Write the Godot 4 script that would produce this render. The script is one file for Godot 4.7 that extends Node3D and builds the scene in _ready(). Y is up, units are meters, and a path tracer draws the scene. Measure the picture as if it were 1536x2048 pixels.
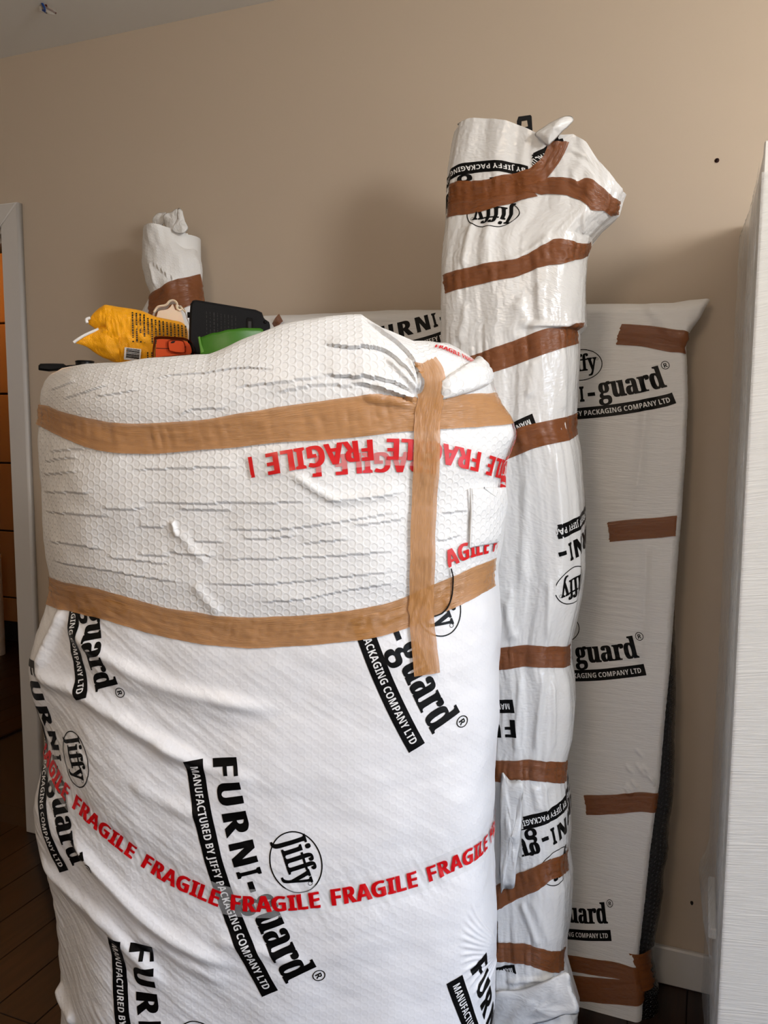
extends Node3D
# A room where furniture stands wrapped in printed bubble film, taped and ready to be moved.
# Axes: the back wall is the plane z = 0, x runs right, the room opens towards +z, floor y = 0.

const F := 1620.0            # focal length in pixels of the 1536 x 2048 frame
const CAM := Vector3(0.0, 1.4044, 2.0652)
const YAW := -0.3748
const PITCH := -0.1047
const ROLL := 0.0057
const CEIL := 2.5577
const SKY_LIGHT := 5.2       # strength of the overcast sky behind the windows
const PENDANT := 1.85          # the globe lamp to the right
const PENDANT_BACK := 0.58    # the warmer globe behind the viewer
const NEXT_ROOM := 0.30       # the lamp beyond the doorway

var cam_basis: Basis
var used := {}
var rng := RandomNumberGenerator.new()
var M := {}
var sans: Font
var serif: Font
var logo_black: PackedVector2Array
var logo_white: PackedVector2Array
var fragile_tris: PackedVector2Array


# ---------------------------------------------------------------- naming helpers
func numbered(called: String) -> String:
	var n: int = used.get(called, 0)
	used[called] = n + 1
	return called if n == 0 else "%s_%03d" % [called, n]

func tag(o: Node3D, label: String, category: String, group := "") -> Node3D:
	o.set_meta("label", label)
	o.set_meta("category", category)
	if group:
		o.set_meta("group", group)
	return o

func thing(called: String, label: String, category: String, at := Vector3.ZERO, turn := 0.0, group := "") -> Node3D:
	var o := Node3D.new()
	o.name = numbered(called)
	o.position = at
	o.rotation.y = turn
	add_child(o, true)
	tag(o, label, category, group)
	return o

func part(called: String, mesh: Mesh, m: Material, parent: Node3D, at := Vector3.ZERO) -> MeshInstance3D:
	var o := MeshInstance3D.new()
	o.mesh = mesh
	o.material_override = m
	o.position = at
	if parent == self:
		o.name = numbered(called)
	else:
		var n := 0
		var nm := called
		while parent.has_node(NodePath(nm)):
			n += 1
			nm = "%s_%03d" % [called, n]
		o.name = nm
	parent.add_child(o, true)
	return o

func struct(called: String, mesh: Mesh, m: Material, at := Vector3.ZERO, label := "") -> MeshInstance3D:
	var o := part(called, mesh, m, self, at)
	o.set_meta("kind", "structure")
	if label:
		o.set_meta("label", label)
	return o


# ---------------------------------------------------------------- camera geometry
func ray(px: float, py: float) -> Vector3:
	return cam_basis * Vector3((px - 768.0) / F, -(py - 1024.0) / F, -1.0)

func project(p: Vector3) -> Vector2:
	var q := cam_basis.transposed() * (p - CAM)
	return Vector2(768.0 + F * q.x / -q.z, 1024.0 - F * q.y / -q.z)

func make_camera() -> void:
	var f := Vector3(sin(YAW) * cos(PITCH), sin(PITCH), -cos(YAW) * cos(PITCH))
	var r := f.cross(Vector3.UP).normalized()
	var u := r.cross(f)
	cam_basis = Basis(cos(ROLL) * r + sin(ROLL) * u, -sin(ROLL) * r + cos(ROLL) * u, -f)
	var c := Camera3D.new()
	c.name = "camera"
	c.fov = rad_to_deg(2.0 * atan(1024.0 / F))
	c.transform = Transform3D(cam_basis, CAM)
	c.near = 0.05
	c.far = 60.0
	add_child(c)
	c.current = true


# ---------------------------------------------------------------- light
func make_light() -> void:
	var sky_m := ProceduralSkyMaterial.new()
	sky_m.sky_top_color = Color(0.72, 0.83, 1.0)
	sky_m.sky_horizon_color = Color(0.84, 0.91, 1.0)
	sky_m.ground_horizon_color = Color(0.74, 0.74, 0.72)
	sky_m.ground_bottom_color = Color(0.70, 0.70, 0.68)
	sky_m.sky_energy_multiplier = 1.0
	var sky := Sky.new()
	sky.sky_material = sky_m
	var e := Environment.new()
	e.background_mode = Environment.BG_SKY
	e.sky = sky
	e.background_energy_multiplier = SKY_LIGHT
	e.tonemap_mode = Environment.TONE_MAPPER_LINEAR
	e.tonemap_exposure = 1.0
	e.sdfgi_enabled = true
	e.ssao_enabled = true
	e.ssil_enabled = true
	var w := WorldEnvironment.new()
	w.name = "world"
	w.environment = e
	add_child(w)


func _ready() -> void:
	rng.seed = 7
	make_camera()
	make_light()
	make_materials()
	make_room()
	make_next_room()
	make_text()
	make_panel()
	make_roll()
	make_package()
	make_slim_tube()
	make_cabinet()
	make_small_things()


# ---------------------------------------------------------------- materials
func noise_tex(freq: float, ramp: Array, size := 512, octaves := 4, seed_ := 1, as_normal := false, bump := 4.0) -> NoiseTexture2D:
	var n := FastNoiseLite.new()
	n.seed = seed_
	n.noise_type = FastNoiseLite.TYPE_SIMPLEX_SMOOTH
	n.frequency = freq
	n.fractal_octaves = octaves
	var t := NoiseTexture2D.new()
	t.noise = n
	t.width = size
	t.height = size
	t.seamless = true
	t.as_normal_map = as_normal
	t.bump_strength = bump
	if ramp:
		var g := Gradient.new()
		g.colors = PackedColorArray(ramp)
		var off := PackedFloat32Array()
		for i in ramp.size():
			off.append(float(i) / (ramp.size() - 1))
		g.offsets = off
		t.color_ramp = g
	return t

func mat(c: Color, rough := 0.6, metal := 0.0, spec := 0.5) -> StandardMaterial3D:
	var m := StandardMaterial3D.new()
	m.albedo_color = c
	m.roughness = rough
	m.metallic = metal
	m.metallic_specular = spec
	return m

func bump(m: StandardMaterial3D, t: Texture2D, cm: float, uv := Vector3.ONE, tri := false) -> StandardMaterial3D:
	m.heightmap_enabled = true
	m.heightmap_texture = t
	m.heightmap_scale = cm
	m.uv1_scale = uv
	m.uv1_triplanar = tri
	return m

func bubble_image() -> ImageTexture:
	# one cell of a hexagonal lattice of flat-pressed bubbles: columns run upwards; cell is sqrt(3) pitches wide, 1 high
	var w := 222
	var h := 128
	var im := Image.create(w, h, false, Image.FORMAT_RF)
	for y in h:
		for x in w:
			var p := Vector2(float(x) / w * 1.7320508, float(y) / h)
			var d := 9.0
			for c in [Vector2(0, 0), Vector2(1.7320508, 0), Vector2(0, 1), Vector2(1.7320508, 1), Vector2(0.8660254, 0.5)]:
				d = minf(d, p.distance_to(c))
			var v := smoothstep(0.33, 0.47, d)          # the sheet between the bubbles stands proud of the pressed discs
			v += 0.25 * (1.0 - smoothstep(0.0, 0.33, d))  # each disc swells a little in its middle
			im.set_pixel(x, y, Color(v, v, v))
	return ImageTexture.create_from_image(im)

func crumple_image(size: int, seed_: int, stretch: Vector2) -> ImageTexture:
	# fine creases in thin film: ridged noise, longer one way than the other
	var n := FastNoiseLite.new()
	n.seed = seed_
	n.frequency = 1.0
	n.fractal_octaves = 1
	var n2 := FastNoiseLite.new()
	n2.seed = seed_ + 5
	n2.frequency = 1.0
	var im := Image.create(size, size, false, Image.FORMAT_RF)
	for y in size:
		for x in size:
			var a := TAU * x / size
			var b := TAU * y / size
			var q := Vector3(cos(a) * stretch.x, sin(a) * stretch.x, cos(b) * stretch.y)
			var r := sin(b) * stretch.y
			var v := 1.0 - absf(n.get_noise_3d(q.x + r * 0.7, q.y - r * 0.7, q.z + r)) * 1.6
			var v2 := 1.0 - absf(n2.get_noise_3d(q.x * 2.3 + r, q.y * 2.3, q.z * 2.3 - r * 1.4)) * 1.6
			v = v * 0.65 + v2 * 0.35
			im.set_pixel(x, y, Color(v, v, v))
	return ImageTexture.create_from_image(im)

func make_materials() -> void:
	var bub := bubble_image()
	var crum := crumple_image(512, 3, Vector2(5.0, 9.0))
	var crum_long := crumple_image(512, 9, Vector2(1.6, 16.0))
	M.crum = crum
	M.crum_long = crum_long
	var pitch := 0.0127
	var film_uv := Vector3(1.0 / (pitch * sqrt(3.0)), 1.0 / pitch, 1.0)
	M.film_bubble = bump(mat(Color(0.90, 0.90, 0.90), 0.34, 0.0, 0.45), bub, 0.05, film_uv)
	M.film_smooth = bump(mat(Color(0.90, 0.90, 0.91), 0.30, 0.0, 0.45), bub, 0.012, film_uv)
	M.film_roll = bump(mat(Color(0.90, 0.90, 0.90), 0.20, 0.0, 0.55), crum, 0.04, Vector3(1.7, 1.7, 1))
	M.film_panel = bump(mat(Color(0.90, 0.90, 0.90), 0.40, 0.0, 0.45), crum_long, 0.06, Vector3(1.6, 2.2, 1))
	M.film_matte = bump(mat(Color(0.90, 0.90, 0.90), 0.45, 0.0, 0.4), bub, 0.03, film_uv)
	M.ink = mat(Color(0.022, 0.022, 0.025), 0.38, 0.0, 0.3)
	M.paper_white = mat(Color(0.9, 0.9, 0.9), 0.4)
	M.tape_tan = tape_mat(Color(0.735, 0.52, 0.30, 0.79))
	M.tape_brown = tape_mat(Color(0.52, 0.29, 0.12, 0.88))
	M.clear_tape = mat(Color(0.95, 0.95, 0.95, 0.20), 0.27)
	M.clear_tape.transparency = BaseMaterial3D.TRANSPARENCY_ALPHA
	M.red = mat(Color(0.80, 0.02, 0.06), 0.3)
	M.wall = mat(Color(0.755, 0.695, 0.625), 0.85, 0.0, 0.3)
	M.ceiling = mat(Color(0.90, 0.89, 0.87), 0.9, 0.0, 0.3)
	M.gloss_white = mat(Color(0.80, 0.79, 0.78), 0.35)
	M.carcass = mat(Color(0.88, 0.87, 0.85), 0.45)
	M.black = mat(Color(0.09, 0.092, 0.10), 0.5, 0.0, 0.25)
	M.black_gloss = mat(Color(0.06, 0.06, 0.065), 0.3, 0.0, 0.3)
	M.yellow = bump(mat(Color(1.0, 0.69, 0.02), 0.28), crum, 0.07, Vector3(2, 2, 1))
	M.orange = mat(Color(0.72, 0.26, 0.09), 0.5, 0.0, 0.3)
	M.green = mat(Color(0.20, 0.42, 0.04), 0.4)
	M.grey_dark = mat(Color(0.10, 0.10, 0.11), 0.5)
	M.grey_print = mat(Color(0.12, 0.12, 0.125), 0.5)

func tape_mat(c: Color) -> StandardMaterial3D:
	var m := mat(c, 0.27, 0.0, 0.55)
	m.transparency = BaseMaterial3D.TRANSPARENCY_ALPHA
	return bump(m, M.crum_long, 0.055, Vector3(2.2, 10.0, 1))


# ---------------------------------------------------------------- mesh helpers
func tri_mesh(v: PackedVector3Array, n: PackedVector3Array, uv: PackedVector2Array, idx: PackedInt32Array) -> ArrayMesh:
	var a := []
	a.resize(Mesh.ARRAY_MAX)
	a[Mesh.ARRAY_VERTEX] = v
	a[Mesh.ARRAY_NORMAL] = n
	if uv.size() == v.size():
		a[Mesh.ARRAY_TEX_UV] = uv
	a[Mesh.ARRAY_INDEX] = idx
	var m := ArrayMesh.new()
	m.add_surface_from_arrays(Mesh.PRIMITIVE_TRIANGLES, a)
	return m

func box_mesh(size: Vector3, bevel := 0.002) -> ArrayMesh:
	# a box with chamfered edges
	var st := SurfaceTool.new()
	st.begin(Mesh.PRIMITIVE_TRIANGLES)
	bevel_box(st, Vector3.ZERO, size, bevel)
	st.generate_normals()
	return st.commit()

func bevel_box(st: SurfaceTool, c: Vector3, size: Vector3, b: float) -> void:
	st.set_smooth_group(-1)
	var h := size * 0.5
	b = minf(b, minf(h.x, minf(h.y, h.z)) * 0.9)
	var q := func(p1: Vector3, p2: Vector3, p3: Vector3, p4: Vector3) -> void:
		var nn := (p2 - p1).cross(p3 - p1)
		var mid := (p1 + p2 + p3 + p4) * 0.25
		var o := [p1, p2, p3, p4] if nn.dot(mid) < 0.0 else [p4, p3, p2, p1]
		for k in [0, 1, 2, 0, 2, 3]:
			st.add_vertex(c + o[k])
	for ax in 3:
		var u := (ax + 1) % 3
		var w := (ax + 2) % 3
		for s in [-1.0, 1.0]:
			var f := []
			for k in [[-1, -1], [1, -1], [1, 1], [-1, 1]]:
				var p := Vector3.ZERO
				p[ax] = h[ax] * s
				p[u] = (h[u] - b) * k[0]
				p[w] = (h[w] - b) * k[1]
				f.append(p)
			q.call(f[0], f[1], f[2], f[3])
			for t in [-1.0, 1.0]:
				var a1 := Vector3.ZERO
				var a2 := Vector3.ZERO
				a1[ax] = h[ax] * s
				a1[u] = (h[u] - b) * t
				a1[w] = h[w] - b
				a2[ax] = (h[ax] - b) * s
				a2[u] = h[u] * t
				a2[w] = h[w] - b
				var a3 := a2
				a3[w] = -a3[w]
				var a4 := a1
				a4[w] = -a4[w]
				q.call(a1, a2, a3, a4)
	for sx in [-1.0, 1.0]:
		for sy in [-1.0, 1.0]:
			for sz in [-1.0, 1.0]:
				var p1 := Vector3(h.x * sx, (h.y - b) * sy, (h.z - b) * sz)
				var p2 := Vector3((h.x - b) * sx, h.y * sy, (h.z - b) * sz)
				var p3 := Vector3((h.x - b) * sx, (h.y - b) * sy, h.z * sz)
				var nn := (p2 - p1).cross(p3 - p1)
				var o := [p1, p2, p3] if nn.dot(p1 + p2 + p3) < 0.0 else [p3, p2, p1]
				for p in o:
					st.add_vertex(c + p)

func extrude(poly: PackedVector2Array, depth: float, bev := 0.002, holes := []) -> ArrayMesh:
	# a bevelled plate: the outline in x, y, its thickness along z, front at +depth / 2
	var st := SurfaceTool.new()
	st.begin(Mesh.PRIMITIVE_TRIANGLES)
	var outer := poly
	if Geometry2D.is_polygon_clockwise(outer):
		outer.reverse()
	var insets := Geometry2D.offset_polygon(outer, -bev, Geometry2D.JOIN_MITER)
	var inner: PackedVector2Array = insets[0] if insets.size() else outer
	var hz := depth * 0.5
	for s in [1.0, -1.0]:
		var flat := inner
		for hole: PackedVector2Array in holes:
			# a slit joins the hole to the outline
			var best := [0, 0, 1e9]
			for i in flat.size():
				for j in hole.size():
					var d := flat[i].distance_to(hole[j])
					if d < best[2]:
						best = [i, j, d]
			var hh := hole.duplicate()
			if not Geometry2D.is_polygon_clockwise(hh):
				hh.reverse()
			var j0 := 0
			for j in hh.size():
				if hh[j].is_equal_approx(hole[best[1]]):
					j0 = j
			var out := PackedVector2Array()
			for i in flat.size():
				out.append(flat[i])
				if i == best[0]:
					for k in hh.size() + 1:
						out.append(hh[(j0 + k) % hh.size()])
					out.append(flat[i])
			flat = out
		var tri := Geometry2D.triangulate_polygon(flat)
		st.set_smooth_group(-1)
		for k in range(0, tri.size(), 3):
			var a := flat[tri[k]]
			var b := flat[tri[k + 1]]
			var c := flat[tri[k + 2]]
			if (b - a).cross(c - a) * s > 0.0:
				var t := b
				b = c
				c = t
			for p in [a, b, c]:
				st.add_vertex(Vector3(p.x, p.y, hz * s))
	st.set_smooth_group(1)
	var rings := [[inner, hz], [outer, hz - bev], [outer, -hz + bev], [inner, -hz]]
	for r in 3:
		if rings[r][0].size() != rings[r + 1][0].size():
			rings[r][0] = outer
			rings[r + 1][0] = outer
		join_rings(st, rings[r][0], rings[r][1], rings[r + 1][0], rings[r + 1][1])
	for hole: PackedVector2Array in holes:
		var hh := hole.duplicate()
		if not Geometry2D.is_polygon_clockwise(hh):
			hh.reverse()
		join_rings(st, hh, hz, hh, -hz)
	st.generate_normals()
	return st.commit()

func join_rings(st: SurfaceTool, a: PackedVector2Array, za: float, b: PackedVector2Array, zb: float) -> void:
	var n := a.size()
	# pair the rings by nearest start
	var off := 0
	var bd := 1e9
	for k in n:
		var d := a[0].distance_to(b[k])
		if d < bd:
			bd = d
			off = k
	for i in n:
		var j := (i + 1) % n
		var p1 := Vector3(a[i].x, a[i].y, za)
		var p2 := Vector3(a[j].x, a[j].y, za)
		var p3 := Vector3(b[(j + off) % n].x, b[(j + off) % n].y, zb)
		var p4 := Vector3(b[(i + off) % n].x, b[(i + off) % n].y, zb)
		for p in [p1, p2, p3, p1, p3, p4]:
			st.add_vertex(p)

func tube(points: PackedVector3Array, radius: float, sides := 8, taper := 1.0) -> ArrayMesh:
	var v := PackedVector3Array()
	var n := PackedVector3Array()
	var idx := PackedInt32Array()
	var up := Vector3.UP
	for i in points.size():
		var t := (points[mini(i + 1, points.size() - 1)] - points[maxi(i - 1, 0)]).normalized()
		if absf(t.dot(up)) > 0.95:
			up = Vector3.RIGHT
		var a := t.cross(up).normalized()
		var b := a.cross(t)
		var r := radius * lerpf(1.0, taper, float(i) / maxf(1.0, points.size() - 1.0))
		for k in sides:
			var d := a * cos(TAU * k / sides) + b * sin(TAU * k / sides)
			v.append(points[i] + d * r)
			n.append(d)
	for i in points.size() - 1:
		for k in sides:
			var p := i * sides + k
			var q := i * sides + (k + 1) % sides
			idx.append_array([p, q, p + sides, q, q + sides, p + sides])
	for e in [0, points.size() - 1]:
		var c := v.size()
		v.append(points[e])
		n.append((points[e] - points[1 if e == 0 else e - 1]).normalized())
		for k in sides:
			idx.append_array([c, e * sides + k, e * sides + (k + 1) % sides])
	return tri_mesh(v, n, PackedVector2Array(), idx)

func catmull(p: PackedVector2Array, per := 8, closed := false) -> PackedVector2Array:
	var out := PackedVector2Array()
	var n := p.size()
	var last := n if closed else n - 1
	for i in last:
		var a := p[(i - 1 + n) % n] if closed else p[maxi(i - 1, 0)]
		var b := p[i]
		var c := p[(i + 1) % n]
		var d := p[(i + 2) % n] if closed else p[mini(i + 2, n - 1)]
		for k in per:
			out.append(b.cubic_interpolate(c, a, d, float(k) / per))
	if not closed:
		out.append(p[n - 1])
	return out

func linear(x: float, xs: PackedFloat32Array, ys: PackedFloat32Array) -> float:
	if x <= xs[0]:
		return ys[0]
	for i in range(1, xs.size()):
		if x <= xs[i]:
			return lerpf(ys[i - 1], ys[i], (x - xs[i - 1]) / (xs[i] - xs[i - 1]))
	return ys[ys.size() - 1]

func interp(x: float, xs: PackedFloat32Array, ys: PackedFloat32Array) -> float:
	if x <= xs[0]:
		return ys[0]
	for i in range(1, xs.size()):
		if x <= xs[i]:
			var t := (x - xs[i - 1]) / (xs[i] - xs[i - 1])
			t = t * t * (3.0 - 2.0 * t)
			return lerpf(ys[i - 1], ys[i], t)
	return ys[ys.size() - 1]


# ---------------------------------------------------------------- Wrap: a wrapped surface as a fine grid in (s along, h up), with relief
class Wrap:
	var ns := 0
	var nh := 0
	var ds := 0.002
	var dh := 0.002
	var base := PackedVector3Array()
	var nrm := PackedVector3Array()
	var d := PackedFloat32Array()
	var pos := PackedVector3Array()
	var fin := PackedVector3Array()
	var seen_p := PackedVector2Array()
	var seen_q := PackedVector2Array()
	var host

	func setup(ns_: int, nh_: int, ds_: float, dh_: float) -> void:
		ns = ns_
		nh = nh_
		ds = ds_
		dh = dh_
		base.resize(ns * nh)
		nrm.resize(ns * nh)
		d.resize(ns * nh)
		d.fill(0.0)

	func base_normals() -> void:
		nrm = grid_normals(base)

	func grid_normals(p: PackedVector3Array) -> PackedVector3Array:
		var out := PackedVector3Array()
		out.resize(ns * nh)
		for j in nh:
			var j0 := maxi(j - 1, 0) * ns
			var j1 := mini(j + 1, nh - 1) * ns
			var row := j * ns
			for i in ns:
				var a := p[row + mini(i + 1, ns - 1)] - p[row + maxi(i - 1, 0)]
				var b := p[j1 + i] - p[j0 + i]
				out[row + i] = a.cross(b).normalized()
		return out

	func settle() -> void:
		pos.resize(ns * nh)
		for k in ns * nh:
			pos[k] = base[k] + nrm[k] * d[k]
		fin = grid_normals(pos)

	func at(q: Vector2, off := 0.0) -> Vector3:
		var x := clampf(q.x / ds, 0.0, ns - 1.001)
		var y := clampf(q.y / dh, 0.0, nh - 1.001)
		var i := int(x)
		var j := int(y)
		var u := x - i
		var v := y - j
		var k := j * ns + i
		var p := pos[k].lerp(pos[k + 1], u).lerp(pos[k + ns].lerp(pos[k + ns + 1], u), v)
		if off != 0.0:
			p += fin[k].lerp(fin[k + ns + 1], (u + v) * 0.5).normalized() * off
		return p

	func normal(q: Vector2) -> Vector3:
		var i := clampi(int(q.x / ds + 0.5), 0, ns - 1)
		var j := clampi(int(q.y / dh + 0.5), 0, nh - 1)
		return fin[j * ns + i]

	func base_at(q: Vector2) -> Vector3:
		var x := clampf(q.x / ds, 0.0, ns - 1.001)
		var y := clampf(q.y / dh, 0.0, nh - 1.001)
		var i := int(x)
		var j := int(y)
		var k := j * ns + i
		return base[k].lerp(base[k + 1], x - i).lerp(base[k + ns].lerp(base[k + ns + 1], x - i), y - j)

	func find(px: float, py: float) -> Vector2:
		# the place on the bare surface that lies on that line of sight
		var want := Vector2(px, py)
		var best := Vector2.ZERO
		var bd := 1e12
		if seen_q.is_empty():
			for j in range(0, nh, 6):
				for i in range(0, ns, 6):
					var k := j * ns + i
					if nrm[k].dot(host.CAM - base[k]) > -0.02:
						seen_p.append(host.project(base[k]))
						seen_q.append(Vector2(i * ds, j * dh))
		for k in seen_q.size():
			var dd := seen_p[k].distance_squared_to(want)
			if dd < bd:
				bd = dd
				best = seen_q[k]
		var q := best
		var e := ds * 2.0
		for it in 8:
			var p0: Vector2 = host.project(base_at(q))
			var gx: Vector2 = (host.project(base_at(q + Vector2(e, 0))) - p0) / e
			var gy: Vector2 = (host.project(base_at(q + Vector2(0, e))) - p0) / e
			var det := gx.x * gy.y - gx.y * gy.x
			if absf(det) < 1e-3:
				break
			var r := want - p0
			var dq := Vector2((r.x * gy.y - r.y * gy.x) / det, (gx.x * r.y - gx.y * r.x) / det)
			if dq.length() > 0.03:
				dq = dq.normalized() * 0.03
			q += dq
			q.x = clampf(q.x, 0.0, (ns - 1) * ds)
			q.y = clampf(q.y, 0.0, (nh - 1) * dh)
			if dq.length() < 1e-5:
				break
		return q

	func line(px: Array) -> PackedVector2Array:
		var out := PackedVector2Array()
		for k in range(0, px.size(), 2):
			out.append(find(px[k], px[k + 1]))
		return out

	# kind 0: a rounded ridge; kind 1: a lap, its upper-left side proud of the line
	func fold(pts: PackedVector2Array, amp: float, w: float, kind := 0, back := 0.02) -> void:
		var p: PackedVector2Array = host.catmull(pts, 5)
		var reach := maxf(w * 3.0, back * 3.0 if kind == 1 else 0.0)
		var total := 0.0
		for k in p.size() - 1:
			total += p[k].distance_to(p[k + 1])
		var lo := p[0]
		var hi := p[0]
		for q in p:
			lo = lo.min(q)
			hi = hi.max(q)
		var i0 := maxi(0, int((lo.x - reach) / ds))
		var i1 := mini(ns - 1, int((hi.x + reach) / ds) + 1)
		var j0 := maxi(0, int((lo.y - reach) / dh))
		var j1 := mini(nh - 1, int((hi.y + reach) / dh) + 1)
		for j in range(j0, j1 + 1):
			for i in range(i0, i1 + 1):
				var q := Vector2(i * ds, j * dh)
				var bd := 1e9
				var side := 1.0
				var run := 0.0
				var where := 0.0
				for k in p.size() - 1:
					var a := p[k]
					var ab := p[k + 1] - a
					var len := ab.length()
					var t := clampf((q - a).dot(ab) / maxf(len * len, 1e-9), 0.0, 1.0)
					var dd := q.distance_squared_to(a + ab * t)
					if dd < bd:
						bd = dd
						side = signf(ab.cross(q - a))
						where = run + t * len
					run += len
				bd = sqrt(bd)
				if bd > reach:
					continue
				var f := where / maxf(total, 1e-6)
				var ends := smoothstep(0.0, 0.18, f) * smoothstep(1.0, 0.82, f)
				var v := 0.0
				if kind == 0:
					v = exp(-(bd * bd) / (w * w))
				elif kind == 1:
					v = exp(-bd / back) if side > 0.0 else -0.5 * exp(-bd / w)
				d[j * ns + i] += amp * v * ends

	func noise(freq: Vector2, amp: float, seed_: int, ridged := false, octaves := 2) -> void:
		var n := FastNoiseLite.new()
		n.seed = seed_
		n.frequency = 1.0
		n.noise_type = FastNoiseLite.TYPE_SIMPLEX_SMOOTH
		n.fractal_octaves = octaves
		for j in nh:
			for i in ns:
				var v := n.get_noise_2d(i * ds * freq.x, j * dh * freq.y)
				d[j * ns + i] += amp * ((1.0 - absf(v) * 2.0) if ridged else v)

	# pleats that run out from a taped line and die away
	func pleats(pts: PackedVector2Array, per_m: float, amp: float, reach: float, seed_: int, lean := 0.0) -> void:
		var n := FastNoiseLite.new()
		n.seed = seed_
		n.frequency = per_m
		n.fractal_octaves = 2
		for i in ns:
			var s := i * ds
			var hc := -1.0
			for k in pts.size() - 1:
				if (pts[k].x - s) * (pts[k + 1].x - s) <= 0.0 and pts[k].x != pts[k + 1].x:
					hc = lerpf(pts[k].y, pts[k + 1].y, (s - pts[k].x) / (pts[k + 1].x - pts[k].x))
			if hc < 0.0:
				continue
			var j0 := maxi(0, int((hc - reach * 3.0) / dh))
			var j1 := mini(nh - 1, int((hc + reach * 3.0) / dh))
			for j in range(j0, j1 + 1):
				var y := j * dh - hc
				var f := exp(-absf(y) / reach) 
				d[j * ns + i] += amp * f * n.get_noise_2d(s + y * lean, y * 0.08)

	func mesh(pick = null, extra_back := false) -> ArrayMesh:
		var uv := PackedVector2Array()
		uv.resize(ns * nh)
		for j in nh:
			for i in ns:
				uv[j * ns + i] = Vector2(i * ds, j * dh)
		var idx := PackedInt32Array()
		for j in nh - 1:
			for i in ns - 1:
				if pick != null and not pick.call(i * ds, j * dh):
					continue
				var k := j * ns + i
				idx.append_array([k, k + ns, k + 1, k + 1, k + ns, k + ns + 1])
		return host.compact(pos, fin, uv, idx)


func compact(v: PackedVector3Array, n: PackedVector3Array, uv: PackedVector2Array, idx: PackedInt32Array) -> ArrayMesh:
	var to := PackedInt32Array()
	to.resize(v.size())
	to.fill(-1)
	var v2 := PackedVector3Array()
	var n2 := PackedVector3Array()
	var u2 := PackedVector2Array()
	var i2 := PackedInt32Array()
	i2.resize(idx.size())
	for k in idx.size():
		var o := idx[k]
		if to[o] < 0:
			to[o] = v2.size()
			v2.append(v[o])
			n2.append(n[o])
			u2.append(uv[o])
		i2[k] = to[o]
	return tri_mesh(v2, n2, u2, i2)


# ---------------------------------------------------------------- Strip: adhesive tape laid along a line on a Wrap
class Strip:
	var skin: Wrap
	var pts := PackedVector2Array()
	var run := PackedFloat32Array()
	var width := 0.048

	func lay(s: Wrap, line: PackedVector2Array, w: float, host) -> void:
		skin = s
		width = w
		var fine: PackedVector2Array = host.catmull(line, 24)
		pts = PackedVector2Array([fine[0]])
		run = PackedFloat32Array([0.0])
		for q in fine:
			var gap := q.distance_to(pts[pts.size() - 1])
			if gap > 0.003:
				run.append(run[run.size() - 1] + gap)
				pts.append(q)

	func length() -> float:
		return run[run.size() - 1]

	func place(q: Vector2) -> Vector2:
		# (along, across) to (s, h)
		var lo := 0
		var hi := run.size() - 1
		while hi - lo > 1:
			var mid := (lo + hi) / 2
			if run[mid] > q.x:
				hi = mid
			else:
				lo = mid
		var t := (q.x - run[lo]) / (run[hi] - run[lo])
		var c := pts[lo] + (pts[hi] - pts[lo]) * t
		var a := pts[mini(hi + 2, pts.size() - 1)] - pts[maxi(lo - 2, 0)]
		a = a.normalized()
		return c + Vector2(-a.y, a.x) * q.y

	func mesh(off: float, host, seed_: int, wrinkle := 0.0008, ragged := 0.0, cols := 14) -> ArrayMesh:
		var n := FastNoiseLite.new()
		n.seed = seed_
		n.frequency = 1.0
		n.fractal_octaves = 2
		var v := PackedVector3Array()
		var uv := PackedVector2Array()
		var idx := PackedInt32Array()
		var rows := pts.size()
		for r in rows:
			for c in cols + 1:
				var w := (float(c) / cols - 0.5) * width
				var along := run[r]
				if ragged > 0.0 and r == 0:
					along += ragged * n.get_noise_2d(c * 0.9, 3.0)
				var edge := 1.0 + 0.05 * n.get_noise_2d(run[r] * 9.0, 7.0 if w > 0.0 else 21.0)
				var q := place(Vector2(along, w * edge))
				var lift := wrinkle * (n.get_noise_2d(run[r] * 7.0, w * 160.0) + 0.6 * n.get_noise_2d(run[r] * 40.0, w * 90.0))
				v.append(skin.at(q, off + maxf(lift, -off * 0.4)))
				uv.append(Vector2(run[r], w))
		for r in rows - 1:
			for c in cols:
				var k := r * (cols + 1) + c
				idx.append_array([k, k + cols + 1, k + 1, k + 1, k + cols + 1, k + cols + 2])
		return host.smooth_grid(v, uv, idx, cols + 1, rows)


func smooth_grid(v: PackedVector3Array, uv: PackedVector2Array, idx: PackedInt32Array, w: int, h: int) -> ArrayMesh:
	var n := PackedVector3Array()
	n.resize(v.size())
	for j in h:
		for i in w:
			var a := v[j * w + mini(i + 1, w - 1)] - v[j * w + maxi(i - 1, 0)]
			var b := v[mini(j + 1, h - 1) * w + i] - v[maxi(j - 1, 0) * w + i]
			n[j * w + i] = b.cross(a).normalized()
	# front faces run clockwise: make the winding agree with the normals
	var mid := (idx.size() / 6) * 3
	var fa := v[idx[mid]]
	var fn := (v[idx[mid + 2]] - fa).cross(v[idx[mid + 1]] - fa)
	if fn.dot(n[idx[mid]]) < 0.0:
		for k in range(0, idx.size(), 3):
			var t := idx[k + 1]
			idx[k + 1] = idx[k + 2]
			idx[k + 2] = t
	return tri_mesh(v, n, uv, idx)


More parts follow.
